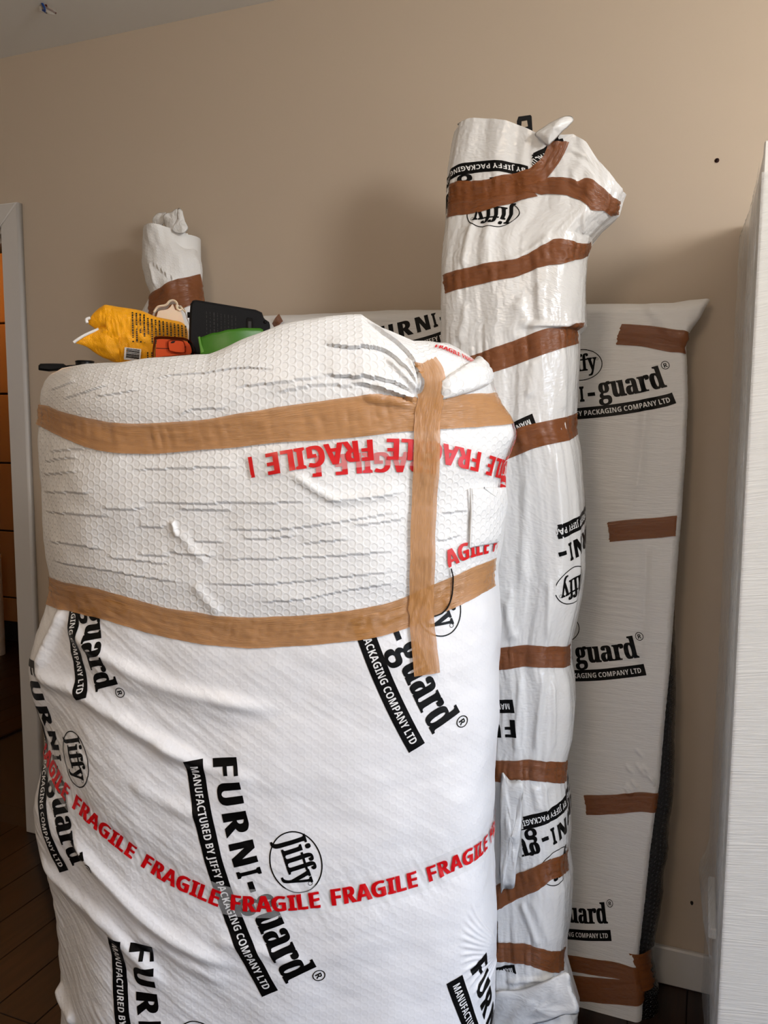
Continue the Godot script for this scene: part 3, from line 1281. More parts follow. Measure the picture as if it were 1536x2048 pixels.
func make_roll() -> void:
	var zc := 0.285
	var L := profile_at([918, 250, 908, 290, 897, 345, 895, 395, 896, 430, 893, 500, 892, 560, 890, 600, 890, 680, 893, 800, 897, 1000, 903, 1300, 908, 1600, 915, 1900, 925, 2060], zc)
	var R := profile_at([1251, 300, 1250, 386, 1243, 405, 1236, 430, 1205, 455, 1183, 478, 1172, 515, 1169, 560, 1168, 648, 1154, 662, 1153, 720, 1149, 790, 1146, 835, 1146, 855, 1155, 900, 1164, 990, 1168, 1050, 1169, 1140, 1161, 1200, 1147, 1260, 1138, 1290, 1138, 1325, 1145, 1360, 1147, 1410, 1141, 1480, 1131, 1520, 1131, 1558, 1137, 1600, 1138, 1680, 1134, 1715, 1141, 1760, 1136, 1850, 1128, 1895, 1127, 1930, 1140, 1975, 1155, 2020, 1150, 2050], zc)
	var s := Wrap.new()
	s.host = self
	s.setup(260, 860, 0.0022, 0.0025)
	var tops := [905, 262, 918, 249, 945, 243, 985, 246, 1020, 252, 1050, 262, 1072, 272, 1095, 283, 1115, 279, 1150, 276, 1176, 292, 1200, 329, 1225, 357, 1252, 385]
	var txs := PackedFloat32Array()
	var tys := PackedFloat32Array()
	for k in range(0, tops.size(), 2):
		var q := on_plane(tops[k], tops[k + 1], Vector3(0, 0, zc + 0.03), Vector3.BACK)
		txs.append(q.x)
		tys.append(q.y)
	var vtop := (s.nh - 1) * s.dh
	# even steps along a rounded-square section
	var ang := PackedFloat32Array()
	var run := PackedFloat32Array()
	var last := Vector2.ZERO
	for k in 721:
		var a := lerpf(deg_to_rad(205.0), deg_to_rad(-25.0), k / 720.0)
		var p := sq(a, 0.155, 0.105)
		run.append(0.0 if k == 0 else run[k - 1] + p.distance_to(last))
		ang.append(a)
		last = p
	var at_i := PackedFloat32Array()
	var m := 0
	for i in s.ns:
		var want := run[720] * i / (s.ns - 1)
		while m < 719 and run[m + 1] < want:
			m += 1
		at_i.append(lerpf(ang[m], ang[m + 1], (want - run[m]) / maxf(1e-6, run[m + 1] - run[m])))
	var section := func(y: float, ang_: float) -> Vector2:
		var xl := linear(y, L[0], L[1])
		var xr := linear(y, R[0], R[1])
		var a := (xr - xl) * 0.5
		var b := minf(0.105, 0.105 + (0.155 - a) * 0.3) * lerpf(1.0, 0.62, smoothstep(1.70, 2.0, y))
		var q := sq(ang_, a, b)
		return Vector2((xl + xr) * 0.5 + q.x, q.y)
	var tops_i := PackedFloat32Array()
	for i in s.ns:
		var y := 1.95
		for again in 30:
			y = lerpf(y, linear(section.call(y, at_i[i]).x, txs, tys), 0.4)
		tops_i.append(y)
	for j in s.nh:
		var v := j * s.dh
		for i in s.ns:
			var y := v
			if v > 1.62:
				y = 1.62 + (v - 1.62) * (tops_i[i] - 1.62) / (vtop - 1.62)
			var q: Vector2 = section.call(y, at_i[i])
			var x := q.x
			s.base[j * s.ns + i] = Vector3(x, y, zc + q.y)
	s.base_normals()
	s.noise(Vector2(11.0, 1.1), 0.007, 41)
	s.noise(Vector2(30.0, 3.0), 0.0022, 42)
	s.noise(Vector2(60.0, 22.0), 0.0005, 43, true)
	# long standing folds between the bands of tape
	var folds := [
		[1065, 715, 1062, 770, 1058, 800], [1035, 600, 1032, 640, 1030, 690], [950, 440, 935, 490, 925, 540], [985, 440, 975, 500, 968, 545], [1040, 585, 1045, 620, 1048, 660],
		[1080, 560, 1078, 600, 1076, 650], [930, 600, 925, 650, 915, 690], [1110, 470, 1060, 500, 1010, 520], [1150, 460, 1140, 500, 1130, 520],
		[1125, 690, 1128, 760, 1126, 830], [1054, 930, 1050, 1050, 1042, 1180], [1022, 1170, 1020, 1240, 1018, 1290], [1110, 900, 1118, 1000, 1122, 1120], [1098, 1150, 1096, 1230, 1094, 1285],
		[1008, 1190, 1018, 1240, 1030, 1285], [1040, 1345, 1036, 1420, 1030, 1510], [1085, 1340, 1078, 1430, 1070, 1510], [1105, 1350, 1108, 1420, 1106, 1510], [1048, 1565, 1046, 1620, 1040, 1740],
		[1070, 1570, 1075, 1600, 1080, 1625], [1095, 1565, 1090, 1600, 1100, 1630], [1040, 1800, 1060, 1850, 1075, 1895], [1060, 1795, 1085, 1850, 1100, 1895], [1080, 1935, 1088, 1970, 1090, 1985], [1010, 1985, 1060, 1988, 1110, 1975], [1010, 1965, 1060, 1960, 1110, 1950],
		[1190, 350, 1180, 380, 1175, 400], [1165, 320, 1150, 345, 1150, 375], [1130, 300, 1170, 310, 1190, 305], [1170, 420, 1165, 440, 1168, 470],
	]
	for f: Array in folds:
		s.fold(s.line(f), rng.randf_range(0.003, 0.006), rng.randf_range(0.006, 0.013))
	var bands := [
		[894, 390, 972, 379, 1044, 366, 1094, 371, 1163, 384, 1205, 398, 1238, 415],
		[891, 570, 978, 546, 1080, 516, 1140, 502, 1178, 494],
		[905, 748, 978, 724, 1056, 696, 1120, 673, 1152, 664],
		[940, 920, 1015, 893, 1075, 870, 1148, 847],
		[940, 1321, 1003, 1317, 1070, 1312, 1138, 1307],
		[945, 1541, 1005, 1541, 1080, 1541, 1131, 1540],
		[960, 1812, 1012, 1785, 1066, 1757, 1106, 1735, 1136, 1716],
		[945, 1890, 1012, 1904, 1070, 1913, 1128, 1915],
	]
	for k in bands.size():
		s.pleats(s.line(bands[k]), 55.0, 0.004, 0.035, 60 + k, 0.1)
	s.fold(s.line([1040, 652, 1110, 648, 1165, 650]), 0.008, 0.006)
	s.settle()
	var t := thing("wrapped_roll", "tall roll in printed white film bound with spiralling brown tape between bundle and panel", "wrapped roll")
	part("film_wrap", s.mesh(), M.film_roll, t)
	# its back, out of sight
	var bv := PackedVector3Array()
	var buv := PackedVector2Array()
	var bi := PackedInt32Array()
	for j in 44:
		for c in 7:
			var k := mini(j * 20, s.nh - 1) * s.ns
			var a := s.pos[k + s.ns - 1]
			var b := s.pos[k]
			var f := c / 6.0
			bv.append(a.lerp(b, f) - Vector3(0, 0, 0.02 * sin(f * PI)))
			buv.append(Vector2(f * 0.3, j * 0.05))
	for j in 43:
		for c in 6:
			var k := j * 7 + c
			bi.append_array([k, k + 7, k + 1, k + 1, k + 7, k + 8])
	part("film_back", smooth_grid(bv, buv, bi, 7, 44), M.film_roll, t)
	var bend := s.find(1062, 330).x
	logo(s, t, 996, 333, Vector2(0.186, 0.0145), 187.0, 1.0, func(q: Vector2) -> bool: return q.x < bend)
	var under := s.find(1060, 892).y
	var brow := s.find(1062, 338).y
	logo(s, t, 1074, 312, Vector2(0.075, 0.0145), 243.0, 1.0, func(q: Vector2) -> bool: return q.x >= bend and q.y > brow and q.x < bend + 0.045)
	var wing := s.find(1109, 300).x
	logo(s, t, 1118, 300, Vector2(0.392, 0.0145), 5.0, 1.0, func(q: Vector2) -> bool: return q.x > wing)
	logo(s, t, 1064, 824, Vector2(0.0, 0.0145), 212.0, 1.0, func(q: Vector2) -> bool: return q.y > under)
	logo(s, t, 1026, 1395, Vector2(0.0, 0.0145), 198.0)
	var seam := s.find(1112, 1100).x
	logo(s, t, 1123, 1107, Vector2(0.221, 0.061), 194.0, 1.0, func(q: Vector2) -> bool: return q.x > seam)
	var edge := s.find(1043, 1650).x
	logo(s, t, 1089, 1677, Vector2(0.221, 0.061), 194.0, 1.0, func(q: Vector2) -> bool: return q.x > edge)
	logo(s, t, 1029, 1927, Vector2(0.0, 0.0145), 205.0, 0.8, func(q: Vector2) -> bool: return q.y > s.find(1010, 1943).y)
	for k in bands.size():
		tape(s, t, bands[k], M.tape_brown, 0.0019, 0.048, 0.0014)
	tape(s, t, [892, 424, 950, 409, 1010, 392, 1060, 376], M.tape_brown, 0.0016, 0.046, 0.0012)
	tape(s, t, [1118, 283, 1112, 299, 1098, 325, 1074, 350, 1030, 364], M.tape_brown, 0.0026, 0.034, 0.0016)
	# the loose tongue of film at the top
	var tongue := [Vector2(1070, 270), Vector2(1084, 257), Vector2(1102, 244), Vector2(1122, 235), Vector2(1141, 231), Vector2(1147, 240), Vector2(1138, 252), Vector2(1120, 270), Vector2(1104, 286), Vector2(1094, 292), Vector2(1080, 280)]
	part("film_tongue", leaf(tongue, zc + 0.075, 0.014, 0.007), M.film_roll, t)
	part("film_tongue", leaf([Vector2(918, 252), Vector2(921, 246), Vector2(934, 242), Vector2(962, 243), Vector2(985, 246), Vector2(1008, 252), Vector2(1030, 262), Vector2(1000, 268), Vector2(960, 264)], zc - 0.01, 0.006, 0.01), M.film_roll, t)
	var flap := [Vector2(1001, 1560), Vector2(1018, 1562), Vector2(1045, 1565), Vector2(1043, 1620), Vector2(1042, 1670), Vector2(1033, 1730), Vector2(1028, 1776), Vector2(1008, 1778), Vector2(1000, 1770)]
	part("film_flap", leaf(flap, zc + 0.118, 0.006, 0.012), M.film_roll, t)
	part("film_hem", leaf([Vector2(985, 1985), Vector2(1040, 1980), Vector2(1130, 1945), Vector2(1142, 1975), Vector2(1158, 2024), Vector2(1120, 2034), Vector2(1060, 2050), Vector2(985, 2070)], zc + 0.112, 0.010, 0.010), M.film_roll, t)
	var loop := extrude(PackedVector2Array([Vector2(-0.017, -0.030), Vector2(-0.018, 0.004), Vector2(-0.015, 0.013), Vector2(0.010, 0.015), Vector2(0.0125, 0.012), Vector2(0.016, -0.030)]), 0.006, 0.0012, [PackedVector2Array([Vector2(-0.0085, -0.006), Vector2(-0.008, 0.005), Vector2(0.003, 0.006), Vector2(0.0055, -0.008), Vector2(-0.004, -0.010)])])
	var h := thing("hanging_loop", "small black plastic loop sticking out of the top of the tall roll", "loop", on_plane(1051, 246, Vector3(0, 0, zc + 0.02), Vector3.BACK), 0.2)
	part("loop", loop, M.black, h)

func sq(a: float, rx: float, rz: float) -> Vector2:
	var c := cos(a)
	var d := sin(a)
	return Vector2(signf(c) * pow(absf(c), 0.62) * rx, signf(d) * pow(absf(d), 0.62) * rz)

# a loose piece of film with its own outline, a little domed, with a thickness
func leaf(px: Array, z: float, dome: float, wave: float) -> ArrayMesh:
	var poly := PackedVector2Array()
	for p: Vector2 in px:
		var q := on_plane(p.x, p.y, Vector3(0, 0, z), Vector3.BACK)
		poly.append(Vector2(q.x, q.y))
	poly = catmull(poly, 5, true)
	var c := Vector2.ZERO
	for p in poly:
		c += p
	c /= poly.size()
	var n := FastNoiseLite.new()
	n.frequency = 1.0
	n.seed = int(absf(px[0].x))
	var rings := 9
	var m := poly.size()
	var v := PackedVector3Array()
	var uv := PackedVector2Array()
	var idx := PackedInt32Array()
	for side in 2:
		for r in rings:
			var f := float(r) / (rings - 1)
			for k in m + 1:
				var p := c.lerp(poly[k % m], f)
				var zz := z + dome * (1.0 - f * f) + wave * n.get_noise_2d(p.x * 14.0, p.y * 14.0) + 0.15 * wave * n.get_noise_2d(p.x * 70.0, p.y * 70.0)
				v.append(Vector3(p.x, p.y, zz - 0.0014 * side * (1.0 if r < rings - 1 else 0.0)))
				uv.append(p)
	var w := m + 1
	for side in 2:
		for r in rings - 1:
			for k in m:
				var a := side * rings * w + r * w + k
				if side == 0:
					idx.append_array([a, a + w, a + 1, a + 1, a + w, a + w + 1])
				else:
					idx.append_array([a, a + 1, a + w, a + 1, a + w + 1, a + w])
	# normals from the surface itself
	var st := SurfaceTool.new()
	st.begin(Mesh.PRIMITIVE_TRIANGLES)
	for k in v.size():
		st.set_uv(uv[k])
		st.set_smooth_group(0)
		st.add_vertex(v[k])
	for i in range(0, idx.size(), 3):
		var fa := v[idx[i]]
		var up := (v[idx[i + 2]] - fa).cross(v[idx[i + 1]] - fa)
		var front := idx[i] < rings * w
		if (up.z > 0.0) == front:
			st.add_index(idx[i])
			st.add_index(idx[i + 1])
			st.add_index(idx[i + 2])
		else:
			st.add_index(idx[i])
			st.add_index(idx[i + 2])
			st.add_index(idx[i + 1])
	st.generate_normals()
	return st.commit()


# ---------------------------------------------------------------- the large wrapped bundle in front
func make_package() -> void:
	var plan := PackedVector2Array([
		Vector2(-1.078, 0.945), Vector2(-1.048, 1.003), Vector2(-1.010, 1.0265), Vector2(-0.9713, 1.0445), Vector2(-0.9404, 1.0556), Vector2(-0.8914, 1.066), Vector2(-0.8335, 1.0664), Vector2(-0.783, 1.0599),
		Vector2(-0.7352, 1.0511), Vector2(-0.6818, 1.0389), Vector2(-0.6375, 1.0272), Vector2(-0.5874, 1.0116), Vector2(-0.5391, 0.9931), Vector2(-0.4922, 0.9716), Vector2(-0.453, 0.9503), Vector2(-0.4207, 0.9304),
		Vector2(-0.3889, 0.908), Vector2(-0.3575, 0.8823), Vector2(-0.3335, 0.8556), Vector2(-0.3182, 0.8228), Vector2(-0.3113, 0.7854), Vector2(-0.3104, 0.7544), Vector2(-0.3125, 0.730), Vector2(-0.322, 0.680), Vector2(-0.345, 0.610)])
	var fine := catmull(plan, 24)
	var s := Wrap.new()
	s.host = self
	var total := 0.0
	for k in fine.size() - 1:
		total += fine[k].distance_to(fine[k + 1])
	var step := 0.002
	var low := 1.40
	var cap := 0.20
	s.setup(int(total / step), int((low + cap) / step) + 1, step, step)
	# plan curve at even steps
	var pl := PackedVector2Array()
	var nn := PackedVector2Array()
	var run := 0.0
	var m := 0
	for i in s.ns:
		while m < fine.size() - 2 and run + fine[m].distance_to(fine[m + 1]) < i * step:
			run += fine[m].distance_to(fine[m + 1])
			m += 1
		var t := (i * step - run) / fine[m].distance_to(fine[m + 1])
		pl.append(fine[m].lerp(fine[m + 1], t))
	for i in s.ns:
		var a := pl[mini(i + 6, s.ns - 1)] - pl[maxi(i - 6, 0)]
		nn.append(Vector2(-a.y, a.x).normalized() * -1.0 if Vector2(-a.y, a.x).dot(Vector2(0.36, 0.93)) < 0.0 and i > s.ns / 3 and i < s.ns * 3 / 4 else Vector2(-a.y, a.x).normalized())
	var mid := nn[s.ns / 2]
	if mid.dot(Vector2(0.36, 0.93)) < 0.0:
		for i in s.ns:
			nn[i] = -nn[i]
	# the height of the rim, from the outline seen against the room
	var rim := [75, 747, 100, 740, 130, 735, 200, 727, 250, 722, 300, 716, 370, 711, 420, 706, 460, 690, 520, 665, 560, 648, 600, 640, 660, 634, 722, 629, 738, 641, 760, 659, 800, 692, 830, 691, 870, 691, 930, 712, 985, 744, 1003, 776]
	var ins_x := PackedFloat32Array([0.0, 740.0, 830.0, 2000.0])
	var ins_r := PackedFloat32Array([0.035, 0.035, 0.14, 0.14])
	var rs := PackedFloat32Array()
	var rh := PackedFloat32Array()
	for k in range(0, rim.size(), 2):
		var d := ray(rim[k], rim[k + 1])
		var best := 1e9
		var bs := 0.0
		var bh := 0.0
		for i in s.ns:
			var r := interp(rim[k], ins_x, ins_r)
			var c := pl[i] - nn[i] * r
			var to := Vector2(c.x - CAM.x, c.y - CAM.z)
			var off := absf(to.normalized().cross(Vector2(d.x, d.z).normalized()))
			if off < best and nn[i].dot(to) < 0.35:
				best = off
				bs = i * step
				bh = CAM.y + d.y * to.length() / Vector2(d.x, d.z).length()
		if rs.is_empty() or bs > rs[rs.size() - 1] + 0.001:
			rs.append(bs)
			rh.append(bh)
	var s740 := rs[14]
	var s830 := rs[17] if rs.size() > 17 else rs[rs.size() - 1]
	for j in s.nh:
		var h := j * step
		for i in s.ns:
			var y := h
			var inset := 0.0
			if h > low:
				var a := (h - low) / cap * PI * 0.5
				var top := linear(i * step, rs, rh)
				y = low + (top - low) * sin(a)
				inset = lerpf(0.035, 0.14, smoothstep(s740, s830, i * step)) * (1.0 - cos(a))
			var p := pl[i] - nn[i] * inset
			s.base[j * s.ns + i] = Vector3(p.x, y, p.y)
	s.base_normals()
	# relief, coarse to fine
	s.noise(Vector2(2.6, 2.2), 0.012, 51)
	for j in s.nh:
		var keep := lerpf(1.0, 0.12, smoothstep(1.30, 1.42, j * step))
		for i in s.ns:
			s.d[j * s.ns + i] *= keep
	s.noise(Vector2(9.0, 14.0), 0.0018, 52)
	var tape1 := s.line([73, 827, 120, 845, 180, 864, 245, 876, 330, 875, 435, 866, 580, 850, 700, 838, 800, 829, 900, 824, 960, 819, 1004, 815])
	var tape2 := s.line([86, 1181, 170, 1205, 250, 1227, 330, 1247, 400, 1258, 500, 1267, 600, 1263, 700, 1252, 800, 1232, 900, 1192, 960, 1163, 995, 1145])
	var lower := s.line([84, 1492, 130, 1565, 175, 1620, 250, 1690, 330, 1745, 400, 1775, 465, 1797, 560, 1803, 648, 1795, 760, 1775, 850, 1752, 930, 1715, 985, 1665, 1004, 1628])
	for q in [tape1, tape2, lower]:
		cinch(s, q, -0.007 if q != lower else -0.004, 0.045)
	bulge(s, s.find(1000, 865), 0.026, 0.05, 0.04)
	bulge(s, s.find(82, 1330), 0.028, 0.10, 0.09)
	bulge(s, s.find(95, 1640), 0.022, 0.10, 0.10)
	# laps of the bubble film between the two bands, and on the brow above them
	var laps := [
		[255, 941, 380, 936, 490, 934], [268, 1004, 400, 1006, 560, 1005, 640, 1003], [80, 984, 140, 985, 200, 986], [206, 1017, 250, 1018, 294, 1018], [81, 1023, 150, 1028, 236, 1033],
		[353, 1020, 410, 1021, 470, 1020], [275, 1052, 300, 1053, 337, 1054], [425, 1057, 500, 1059, 560, 1059, 700, 1040, 815, 1021], [96, 1082, 150, 1090, 210, 1101], [385, 1083, 420, 1085, 450, 1085],
		[330, 1105, 380, 1109, 437, 1113], [418, 1119, 500, 1118, 560, 1117, 700, 1109, 813, 1100], [270, 1111, 300, 1112, 340, 1113], [96, 1119, 190, 1139, 294, 1157, 385, 1168], [206, 1114, 270, 1122, 343, 1131],
		[392, 1168, 480, 1169, 560, 1167, 700, 1152, 810, 1141], [80, 950, 120, 947, 170, 942], [700, 1052, 760, 1045, 815, 1037], [600, 1090, 640, 1083, 700, 1078], [480, 1078, 540, 1077, 600, 1070],
		[880, 1030, 910, 1026, 944, 1021], [872, 1085, 905, 1079, 930, 1070], [640, 1003, 730, 996, 812, 985],
		[100, 782, 128, 772, 155, 762], [120, 800, 170, 785, 224, 768], [188, 795, 235, 787, 279, 780], [300, 761, 358, 749, 460, 738, 560, 742], [352, 834, 389, 818, 456, 818], [540, 790, 640, 770, 720, 776], [460, 775, 560, 765, 660, 751],
		[95, 905, 130, 900, 178, 897], [85, 925, 120, 918, 160, 915], [500, 1205, 600, 1200, 700, 1180, 808, 1165],
	]
	for f: Array in laps:
		s.fold(s.line(f), 0.0026, 0.002, 1, 0.012)
	# the hood: pleats that run in under the upright tape
	for f: Array in [[725, 637, 770, 672, 812, 706, 830, 740, 837, 798], [640, 688, 712, 696, 771, 704, 815, 745, 836, 786], [640, 750, 710, 754, 758, 759, 790, 767, 834, 789], [700, 770, 764, 779, 803, 793, 834, 803]]:
		s.fold(s.line(f), 0.0065, 0.003, 1, 0.018)
	for f: Array in [[800, 728, 818, 755, 836, 785], [770, 716, 800, 745, 834, 786], [745, 770, 790, 785, 834, 800], [815, 715, 826, 745, 836, 780], [720, 790, 770, 800, 832, 806]]:
		s.fold(s.line(f), 0.006, 0.004)
	s.fold(s.line([571, 938, 605, 960, 646, 987, 691, 1000, 812, 983]), 0.005, 0.007)
	s.fold(s.line([353, 1062, 372, 1082, 392, 1108, 418, 1127]), 0.003, 0.008)
	s.fold(s.line([385, 1166, 405, 1192, 425, 1215, 441, 1233]), 0.0035, 0.009)
	s.fold(s.line([345, 1040, 350, 1060, 356, 1075]), 0.005, 0.004)
	# long slack folds across the lower left
	for f: Array in [[124, 1219, 139, 1262, 197, 1310, 299, 1365, 401, 1394, 560, 1427], [70, 1300, 109, 1350, 153, 1383, 219, 1427, 277, 1463, 350, 1503, 430, 1535], [120, 1211, 109, 1277, 102, 1335],
			[84, 1682, 124, 1741, 175, 1810, 226, 1861, 292, 1930, 340, 1985], [146, 1639, 175, 1704, 241, 1784, 314, 1850, 386, 1894, 470, 1937], [102, 1965, 125, 2000, 153, 2046]]:
		s.fold(s.line(f), 0.011, 0.013)
	for f: Array in [[130, 1290, 250, 1370, 400, 1420, 520, 1450], [120, 1750, 200, 1860, 330, 1990], [260, 1560, 330, 1600, 420, 1640], [250, 1850, 330, 1900, 460, 1970], [420, 1870, 520, 1900, 620, 1930], [300, 1480, 400, 1530, 520, 1560]]:
		s.fold(s.line(f), 0.004, 0.012)
	s.pleats(tape1, 60.0, 0.0016, 0.018, 71, 0.2)
	s.pleats(tape2, 70.0, 0.0016, 0.02, 72, -0.3)
	s.pleats(lower, 60.0, 0.0016, 0.025, 73, 0.5)
	for k in 14:
		# creases fanning away from the small tape at the lower right
		var a := deg_to_rad(112.0 + k * 9.0)
		s.fold(s.line([988 + 8.0 * cos(a), 1896 + 12.0 * sin(a), 985 + 45.0 * cos(a), 1896 + 70.0 * sin(a), 985 + 75.0 * cos(a), 1896 + 130.0 * sin(a)]), 0.0022, 0.003)
	slant_ripples(s, lower, tape2)
	s.settle()

	var t := thing("wrapped_furniture", "large furniture bundle in white bubble film with tan and red lettered tape, nearest the viewer", "wrapped furniture")
	var h2 := PackedFloat32Array()
	for i in s.ns:
		h2.append(height_on(tape2, i * step))
	part("upper_film", s.mesh(func(x: float, y: float) -> bool: return y > h2[int(x / step + 0.5)] - 0.005), M.film_bubble, t)
	part("lower_film", s.mesh(func(x: float, y: float) -> bool: return y <= h2[int(x / step + 0.5)] - 0.005), M.film_smooth, t)
	# the far side, closed from end to end, and the top
	var back := catmull(PackedVector2Array([Vector2(pl[s.ns - 1].x, pl[s.ns - 1].y), Vector2(-0.40, 0.515), Vector2(-0.56, 0.455), Vector2(-0.80, 0.50), Vector2(-1.02, 0.60), Vector2(-1.125, 0.72), Vector2(-1.125, 0.85), Vector2(pl[0].x, pl[0].y)]), 6)
	var bv := PackedVector3Array()
	var buv := PackedVector2Array()
	var bi := PackedInt32Array()
	for r in 13:
		for k in back.size():
			var f := float(k) / (back.size() - 1)
			var top := lerpf(s.pos[(s.nh - 1) * s.ns + s.ns - 1].y, s.pos[(s.nh - 1) * s.ns].y, f)
			var c := back[k]
			if r == 12:
				var e := s.pos[(s.nh - 1) * s.ns + s.ns - 1].lerp(s.pos[(s.nh - 1) * s.ns], f)
				var inw := Vector2(-0.72, 0.76) - c
				c += inw.normalized() * 0.12
				if k == 0 or k == back.size() - 1:
					c = Vector2(e.x, e.z)
			bv.append(Vector3(c.x, 1.40 * minf(r, 11) / 11.0 if r < 12 else top, c.y))
			buv.append(Vector2(f, r * 0.12))
	for r in 12:
		for k in back.size() - 1:
			var q := r * back.size() + k
			bi.append_array([q, q + back.size(), q + 1, q + 1, q + back.size(), q + back.size() + 1])
	part("rear_film", smooth_grid(bv, buv, bi, back.size(), 13), M.film_smooth, t)
	var rimv := PackedVector3Array()
	for i in range(0, s.ns, 6):
		rimv.append(s.pos[(s.nh - 1) * s.ns + i])
	for k in back.size():
		rimv.append(bv[12 * back.size() + k])
	var tv := PackedVector3Array()
	var tuv := PackedVector2Array()
	var ti := PackedInt32Array()
	var w := rimv.size() + 1
	for r in 8:
		var f := r / 7.0
		for k in w:
			var p := rimv[k % rimv.size()]
			var q := p.lerp(Vector3(-0.72, 1.50, 0.76), f)
			q.y = lerpf(p.y, minf(p.y, 1.515), smoothstep(0.0, 0.5, f)) - 0.012 * sin(f * PI * 0.5)
			tv.append(q)
			tuv.append(Vector2(q.x, q.z))
	for r in 7:
		for k in w - 1:
			var q := r * w + k
			ti.append_array([q, q + w, q + 1, q + 1, q + w, q + w + 1])
	part("top_film", smooth_grid(tv, tuv, ti, w, 8), M.film_bubble, t)

	# print
	logo(s, t, 431, 1526, Vector2(0.018, 0.063), -73.0)
	logo(s, t, 858, 1432, Vector2(0.36, 0.066), -71.0, 1.0, func(q: Vector2) -> bool: return q.y < h2[clampi(int(q.x / step), 0, s.ns - 1)] + 0.012)
	logo(s, t, 186, 1352, Vector2(0.36, 0.066), -81.0, 0.88, func(q: Vector2) -> bool: return q.y < h2[clampi(int(q.x / step), 0, s.ns - 1)] + 0.012)
	logo(s, t, 84, 1322, Vector2(0.018, 0.063), -72.0, 0.92)
	logo(s, t, 268, 1892, Vector2(0.018, 0.063), -80.0)
	logo(s, t, 938, 1938, Vector2(0.018, 0.063), -62.0)
	# bands of tape, in the order they were stuck on
	fragile(s, t, [620, 934, 660, 931, 730, 926, 820, 924, 880, 928], 0.0016, Vector2(668, 931), true, 1.12)
	fragile(s, t, [498, 936, 560, 925, 640, 912, 730, 901, 800, 899, 870, 905, 930, 917, 985, 933, 1004, 940], 0.0032, Vector2(535, 930), true, 1.14)
	fragile(s, t, [84, 1492, 130, 1565, 175, 1620, 250, 1690, 330, 1745, 400, 1775, 465, 1797, 560, 1803, 648, 1795, 760, 1775, 850, 1752, 930, 1715, 985, 1665, 1004, 1628], 0.0018, Vector2(465, 1795))
	fragile(s, t, [893, 1122, 930, 1106, 965, 1094, 996, 1084], 0.0018, Vector2(893, 1122), false, 1.0, 0.048, -0.038)
	fragile(s, t, [996, 1015, 1000, 960, 1004, 880, 1004, 800, 996, 765], 0.0036, Vector2(998, 1010), true, 1.0, 0.05)
	fragile(s, t, [858, 694, 880, 698, 905, 706, 935, 719, 965, 736], 0.0020, Vector2(868, 697), false, 0.42, 0.022)
	tape(s, t, [73, 827, 120, 845, 180, 864, 245, 876, 330, 875, 435, 866, 580, 850, 700, 838, 800, 829, 900, 824, 960, 819, 1006, 815, 1006, 800], M.tape_tan, 0.0046, 0.0485, 0.0013)
	tape(s, t, [86, 1181, 170, 1205, 250, 1227, 330, 1247, 400, 1258, 500, 1267, 600, 1263, 700, 1252, 800, 1232, 900, 1192, 960, 1163, 997, 1143], M.tape_tan, 0.0026, 0.0485, 0.0013)
	tape(s, t, [846, 728, 858, 745, 864, 770, 862, 800, 855, 850, 850, 950, 846, 1050, 845, 1150, 846, 1250, 852, 1348], M.tape_tan, 0.0066, 0.041, 0.0014)
	tape(s, t, [994, 1843, 992, 1870, 988, 1897], M.tape_brown, 0.003, 0.03)
	# loose laps of film at the right
	var lap := [Vector2(884, 799), Vector2(880, 780), Vector2(879, 764), Vector2(905, 745), Vector2(930, 728), Vector2(958, 716), Vector2(972, 727), Vector2(984, 744), Vector2(978, 766), Vector2(940, 784), Vector2(905, 794)]
	part("film_lap", patch(s, lap, 0.006, 0.010, 0.003), M.film_bubble, t)
	var lap2 := [Vector2(947, 978), Vector2(975, 975), Vector2(1003, 974), Vector2(1004, 1010), Vector2(998, 1050), Vector2(995, 1083), Vector2(970, 1090), Vector2(945, 1096), Vector2(946, 1040)]
	part("film_lap", patch(s, lap2, 0.0045, 0.003, 0.001), M.film_bubble, t)
	# a thread caught under the tape
	var th := PackedVector3Array()
	for q in catmull(s.line([905, 1138, 911, 1158, 910, 1185, 903, 1210, 890, 1228, 872, 1235]), 6):
		th.append(s.at(q, 0.0046))
	part("thread", tube(th, 0.0011, 6), M.ink, t)
	for f: Array in [[942, 976, 945, 1030, 943, 1095], [968, 975, 978, 985, 990, 997]]:
		var e := PackedVector3Array()
		for q in catmull(s.line(f), 6):
			e.append(s.at(q, 0.006))
		part("film_edge", tube(e, 0.0014, 6), M.film_matte, t)


func height_on(line: PackedVector2Array, s: float) -> float:
	if s <= line[0].x:
		return line[0].y
	for k in line.size() - 1:
		if s <= line[k + 1].x:
			return lerpf(line[k].y, line[k + 1].y, (s - line[k].x) / maxf(1e-6, line[k + 1].x - line[k].x))
	return line[line.size() - 1].y

func cinch(s: Wrap, line: PackedVector2Array, amp: float, w: float) -> void:
	for i in s.ns:
		var hc := height_on(line, i * s.ds)
		for j in range(maxi(0, int((hc - w * 2.5) / s.dh)), mini(s.nh, int((hc + w * 2.5) / s.dh))):
			var y := (j * s.dh - hc) / w
			s.d[j * s.ns + i] += amp * exp(-y * y)

func bulge(s: Wrap, c: Vector2, amp: float, ws: float, wh: float) -> void:
	for j in s.nh:
		var y := (j * s.dh - c.y) / wh
		if absf(y) > 2.6:
			continue
		for i in s.ns:
			var x := (i * s.ds - c.x) / ws
			s.d[j * s.ns + i] += amp * exp(-x * x - y * y)

